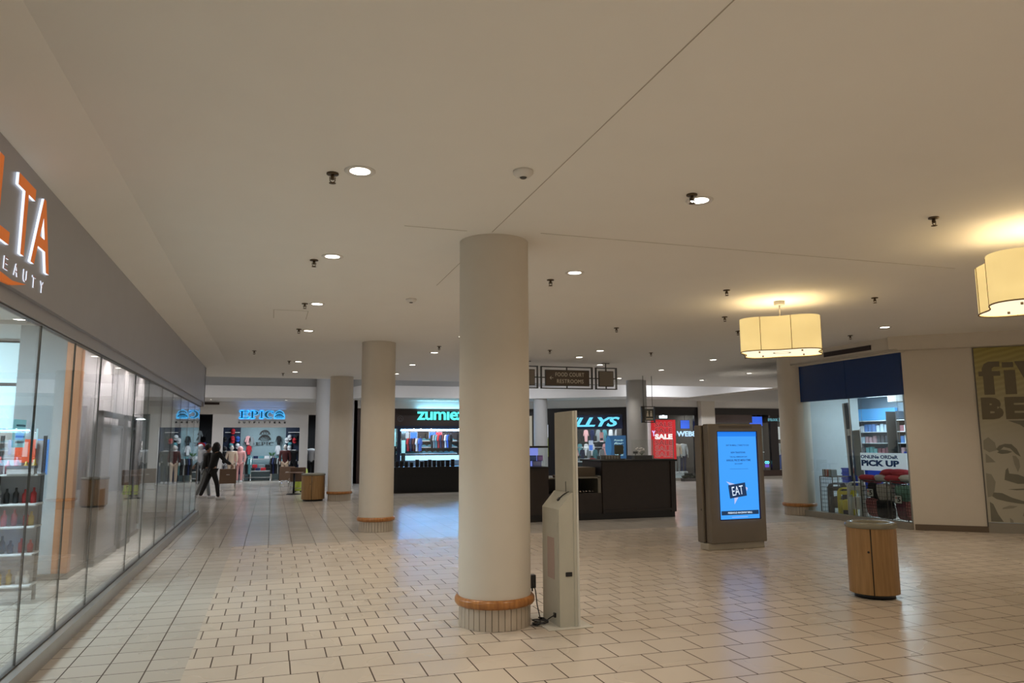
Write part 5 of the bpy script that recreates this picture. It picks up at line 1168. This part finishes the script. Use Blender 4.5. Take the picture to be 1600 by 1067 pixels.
t = thing('shop_table', 'white display table with folded clothes behind the TILLYS glass', 'table', loc(1.4, .7, 0), ang); MB().box(-.6, .6, -.3, .3, .8, .85).build('top', shelfm, t); [MB().box(sx-.02, sx+.02, sy-.02, sy+.02, 0, .8).build('leg', shelfm, t) for sx in (-.55, .55) for sy in (-.26, .26)]
for i in range(4):
    o = fo.copy(); col.objects.link(o); cn = ['white', 'grey', 'white', 'red'][i]; o.data = fme[cn]; o.location = loc(1.0+i*.27, .7, .85); o.rotation_euler = (0, 0, ang); tag(o, cn+' folded clothes stack on the white table in the TILLYS shop, %s from the left' % ['first', 'second', 'third', 'fourth'][i], 'folded clothes', 'folded clothes in the TILLYS shop')

# ------------------------------------------------------------------ shop with the red sale poster
YS = 28.85
fr = thing('shop_front_frame', 'black front frame of the shop with the red sale poster', 'shop front', (0, YS, 0))
b = MB(); b.box(15.69, 17.87, -.03, .1, 2.82, 3.18); b.box(17.66, 17.87, -.03, .1, .3, 2.85); b.box(15.66, 15.72, -.03, .1, .1, 2.85); b.build('frame', mat('black_brown_frame', (0, 0, 0)), fr); MB().box(15.69, 17.87, -.06, .2, 0, .12).build('sill', mat('grey_sill', (0, 0, 0)), fr)
b = MB(); b.box(15.72, 17.66, YS+.04, YS+.05, .12, 2.82); struct('window_21', b, glass)
b = MB(); wall(b, 15.3, 22.9, 31.6, 0, 3.1); b.box(15.2, 15.3, YS+.2, 31.6, 0, 3.1); b.box(17.9, 18.5, YS+.15, 31.6, 0, 3.1); b.box(22.9, 23, YS+.2, 31.6, 0, 3.1); struct('wall_sale_shop', b, mat('dark_brown_grey', (.045, .04, .04), .7))
b = MB(); b.box(15.2, 23, YS+.2, 31.7, 3.05, 3.1); struct('ceiling_sale_shop', b, blackm)
area('sale_inner', (16.8, 30.2, 2.9), 1.6, 55, (1, .95, .88), (0, 0, 0), None, .8); area('far_inner', (20.8, 30.2, 2.9), 3, 40, (1, .92, .85), (0, 0, 0), None, .8)
t = thing('sale_poster', 'tall red poster repeating the word SALE in the shop window', 'poster', (15.5, 28.78, 0))
redm = mat('poster_red', (.55, .015, .02), .4, em=(.70, .02, .03), es=.22)
MB().box(0, 1.18, -.01, 0, .93, 2.62).build('sheet', redm, t); dr = mat('dark_red_outline', (.30, .01, .015), .5, em=(.25, .01, .01), es=.3); lr = mat('pale_red_outline', (.70, .20, .20), .5, em=(.6, .15, .15), es=.3)
for z, mt in ((2.30, 1), (2.04, 1), (1.78, 0), (1.52, 1), (1.27, 1), (1.02, 1)):
    if mt: text('word', 'SALE', .16, 1.02, z, z+.23, -.010, .002, lr, t, bold=.045); text('word_inner', 'SALE', .172, 1.008, z+.012, z+.218, -.012, .002, dr if z > 1.4 else mat('mid_red', (.4, .08, .08), .5, em=(.3, .05, .05), es=.3), t, bold=.018)
    else: text('word', 'SALE', .16, 1.02, z, z+.23, -.01, .004, mat('poster_white', (.85, .82, .8), .5, em=(.9, .85, .8), es=.5), t, bold=.06)
lt = mat('reflected_cyan_letters', (.5, .7, .9), .4, em=(.35, .62, .85), es=.7)
t = thing('window_lettering', 'pale blue glowing letters shaped as a sign reflected in the glass beside the sale poster', 'sign', (0, 28.75, 0)); text('letters', 'WEB8', 16.72, 17.66, 1.90, 2.13, 0, .01, lt, t, bold=.03); text('letter', 'Y', 15.52, 15.68, 1.92, 2.15, -.0, .01, mat('reflected_lilac_letter', (.6, .5, .9), .4, em=(.55, .45, .85), es=.8), t, bold=.04)  # glowing letters put in for a reflection on the glass
for (x0, x1, z0, z1, lb) in ((17.12, 17.58, 2.24, 2.62, 'small blue hanging screen in the shop with the sale poster'), (20.68, 21.38, 2.36, 2.80, 'larger blue hanging screen in the far right shop')):
    t = thing('hanging_screen', lb, 'screen', ((x0+x1)/2, 29.1, z0)); w_ = x1-x0; MB().box(-w_/2, w_/2, 0, .05, 0, z1-z0).build('housing', black, t); MB().box(-w_/2+.01, w_/2-.01, -.004, 0, .01, z1-z0-.01).build('picture', mat('screen_royal', (.02, .1, .6), .2, em=(.03, .12, .75), es=.9), t); MB().tube([(0, .02, z1-z0), (0, .02, 3.04-z0)], .012, 6).build('pole', dsteel, t)
t = thing('spot_lamp', 'bright white fitting above the red sale poster', 'lamp', (16.2, 28.95, 2.7)); MB().box(-.18, .18, -.02, .02, 0, .1).build('tray', tube_white, t); MB().box(-.03, .03, -.02, .02, .1, .2).build('stem', tube_white, t)
figure('mannequin', 'mannequin in cream top and grey skirted outfit right of the sale poster', 'mannequin', (16.95, 29.2, .3), 0, 'cream', 'grey', 1.5, group='shop mannequins', head=False)
figure('mannequin', 'mannequin in white top and navy trousers right of the sale poster', 'mannequin', (17.32, 29.3, .3), 0, 'white', 'navy', 1.5, group='shop mannequins', head=False)
figure('mannequin', 'mannequin in white top and blue jeans in the far right shop window', 'mannequin', (22.3, 29.3, .3), 0, 'white', 'blue', 1.5, group='shop mannequins', head=False)
t = thing('display_plinth', 'white block plinth beneath the mannequins beside the sale poster', 'plinth', (16.95, 29.15, 0)); MB().box(-.32, .22, -.15, .35, 0, .29, bev=.01).build('block', shelfm, t); MB().box(-.33, .23, -.16, .36, .29, .30).build('cap', shelfm, t)
t = thing('display_plinth', 'second low plinth under the mannequin in navy trousers', 'plinth', (17.4, 29.3, 0)); MB().box(-.2, .25, -.2, .25, 0, .29).build('block', black, t); MB().box(-.21, .26, -.21, .26, .29, .30).build('cap', black, t)
t = thing('planter_bed', 'low dark bed of leafy planting in front of the sale shop right side', 'planter', (17.2, 28.45, 0)); MB().box(-.45, .75, -.15, .15, 0, .12).build('trough', dsteel, t); b = MB()
for k in range(70):
    x = random.uniform(-.42, .72); b.prism([(0, 0), (.03, .07), (0, .16), (-.03, .07)], -.002, .002, Matrix.Translation((x, random.uniform(-.1, .1), .12)) @ Matrix.Rotation(random.uniform(0, 6), 4, 'Z') @ Matrix.Rotation(R(random.uniform(20, 60)), 4, 'Y'))
b.build('foliage', mat('dim_foliage', (.06, .06, .04), .7), t)
# far right shop
fr = thing('shop_front_frame', 'black front frame of the far right shop behind the info screen', 'shop front', (0, YS, 0))
b = MB(); b.box(18.52, 23, -.03, .1, 2.86, 3.15); b.box(18.52, 18.62, -.03, .1, .1, 2.9); b.box(21.6, 22.0, -.02, .1, .3, 2.86); b.build('frame', mat('black_brown_frame', (0, 0, 0)), fr); MB().box(18.52, 23, -.1, .1, .12, .38).build('sill', brownf, fr); MB().box(18.5, 23, -.12, .1, 0, .12).build('kerb', mat('grey_sill', (0, 0, 0)), fr)
MB().box(18.62, 20.66, .0, .05, 2.50, 2.86).build('header_panel', mat('bronze_panel', (.10, .08, .08), .25, .7), fr)
b = MB(); b.box(18.62, 22.9, YS+.05, YS+.06, .38, 2.5); struct('window_22', b, glass)
t = thing('window_lettering', 'dim bluish letters left of the bright cyan letters on the far right shop', 'sign', (0, 28.74, 0)); text('letters', 'EYELOOK', 21.42, 21.95, 2.58, 2.70, 0, .01, mat('dim_cyan', (.1, .3, .35), .4, em=(.12, .32, .38), es=.7), t, bold=.03)
t = thing('window_lettering', 'bright cyan letter strip beside the engaged column on the far right shop', 'sign', (0, 28.74, 0)); MB().box(22.03, 22.7, 0, .02, 2.56, 2.73).build('strip', mat('strip_cyan', (.1, .5, .6), .4, em=(.15, .6, .7), es=.7), t); text('letters', 'EYELASH', 22.06, 22.66, 2.58, 2.71, 0, .01, mat('strip_white', (.7, .9, 1), .4, em=(.6, .95, 1), es=1.2), t, bold=.03)
t = thing('window_poster', 'white upright poster beside the engaged column in the far right shop', 'poster', (22.1, 29.0, 1.75)); MB().box(-.0, .34, 0, .01, 0, .58).build('sheet', mat('plain_white_sheet', (.7, .7, .7), .5, em=(.7, .7, .7), es=.35), t); MB().box(-.01, .35, .01, .02, -.01, .59).build('backing', dsteel, t)
t = thing('neon_figure', 'small glowing cyan and violet ornament low in the far right shop window', 'lamp', (21.45, 29.0, .5)); b = MB()
for s in (-1, 1): b.tube([(s*.055+.05*math.cos(a), 0, .22+.05*math.sin(a)) for a in [2*PI*i/16 for i in range(16)]], .016, 6, closed=True)
b.build('loops', mat('neon_cyan', (.1, .7, .8), .4, em=(.15, .75, .85), es=1.5), t); MB().box(-.1, .1, -.02, .04, 0, .14, bev=.02).build('violet_body', mat('neon_violet', (.1, .05, .4), .4, em=(.10, .05, .45), es=1), t); MB().box(-.12, .12, -.05, .05, -.12, 0).build('stand', dsteel, t)
for k, (x, c_, lb) in enumerate(((21.25, (.55, .5, .4), 'tall pale vase in the far right shop window'), (21.1, (.25, .12, .10), 'dark red vase in the far right shop window'))):
    t = thing('vase', lb, 'vase', (x, 29.1, 1.2)); MB().lathe([(.03, 0), (.055, .1), (.05, .25), (.02, .36), (.025, .42)], 16).build('body', mat('vase%d' % k, c_, .3), t); MB().box(-.15, .12, -.06, .06, -.03, 0).build('ledge', shelfm, t); MB().box(-.02, .02, .0, .02, -.83, -.03).build('post', dsteel, t)
for k in range(5): hanging(18.95+k*.4, 30.6, 2.2, ['grey', 'black', 'maroon', 'white', 'grey'][k], '%s garment inside the far right shop, %s from the left' % (['grey', 'black', 'maroon', 'white', 'grey'][k], ['first', 'second', 'third', 'fourth', 'fifth'][k]), R(10), 'clothes in the far right shop', .7)
for k, (x, y, h) in enumerate(((21.55, 29.4, 2.7), (21.35, 29.5, 2.7))):
    t = thing('steel_pole', 'thin grey pole %s inside the far right shop window' % ('nearer the cyan letters' if k == 0 else 'farther from the cyan letters'), 'pole', (x, y, 0)); MB().cyl(0, 0, 0, h+.3, .03, 10).build('shaft', mat('pole_grey', (.22, .22, .2), .4), t); MB().cyl(0, 0, 0, .03, .07, 14).build('foot', dsteel, t)

# ------------------------------------------------------------------ printed and fixed details belong to the part that carries them
HOST = {'page_text': 'page', 'badge_text': 'badge', 'footer_text': 'footer_bar', 'paper_scraps': 'page', 'page_rule': 'page', 'five': 'card', 'dollar': 'card', 'word': 'sheet', 'word_inner': 'sheet',
        'upper_line': 'board', 'lower_line': 'board', 'line_one': 'panel', 'line_two': 'panel', 'arrow': 'panel', 'lens': 'can', 'script': 'sheet', 'blue_shape': 'sheet', 'line': 'card',
        'portrait_shade': 'panel', 'cable_hole': 'rear_box', 'service_door': 'rear_box', 'vent_plate': 'back_shell', 'paper_notice': 'rear_box', 'hood': 'top', 'label_plate': 'frame', 'front_label': 'body', 'print': 'sheet', 'blue_print': 'sheet'}
base = lambda o: o.name.split('.')[0]
for t in [o for o in C.objects if o.parent is None and o.type == 'EMPTY']:
    kids = list(t.children)
    for c in kids:
        h = HOST.get(base(c))
        if base(c) == 'hood' and not any(base(k) == 'top' for k in kids): h = 'jacket'
        if h:
            hosts = [k for k in kids if base(k) == h and k is not c and not k.rotation_euler.to_matrix().to_euler().x]
            if hosts: c.parent = hosts[0]
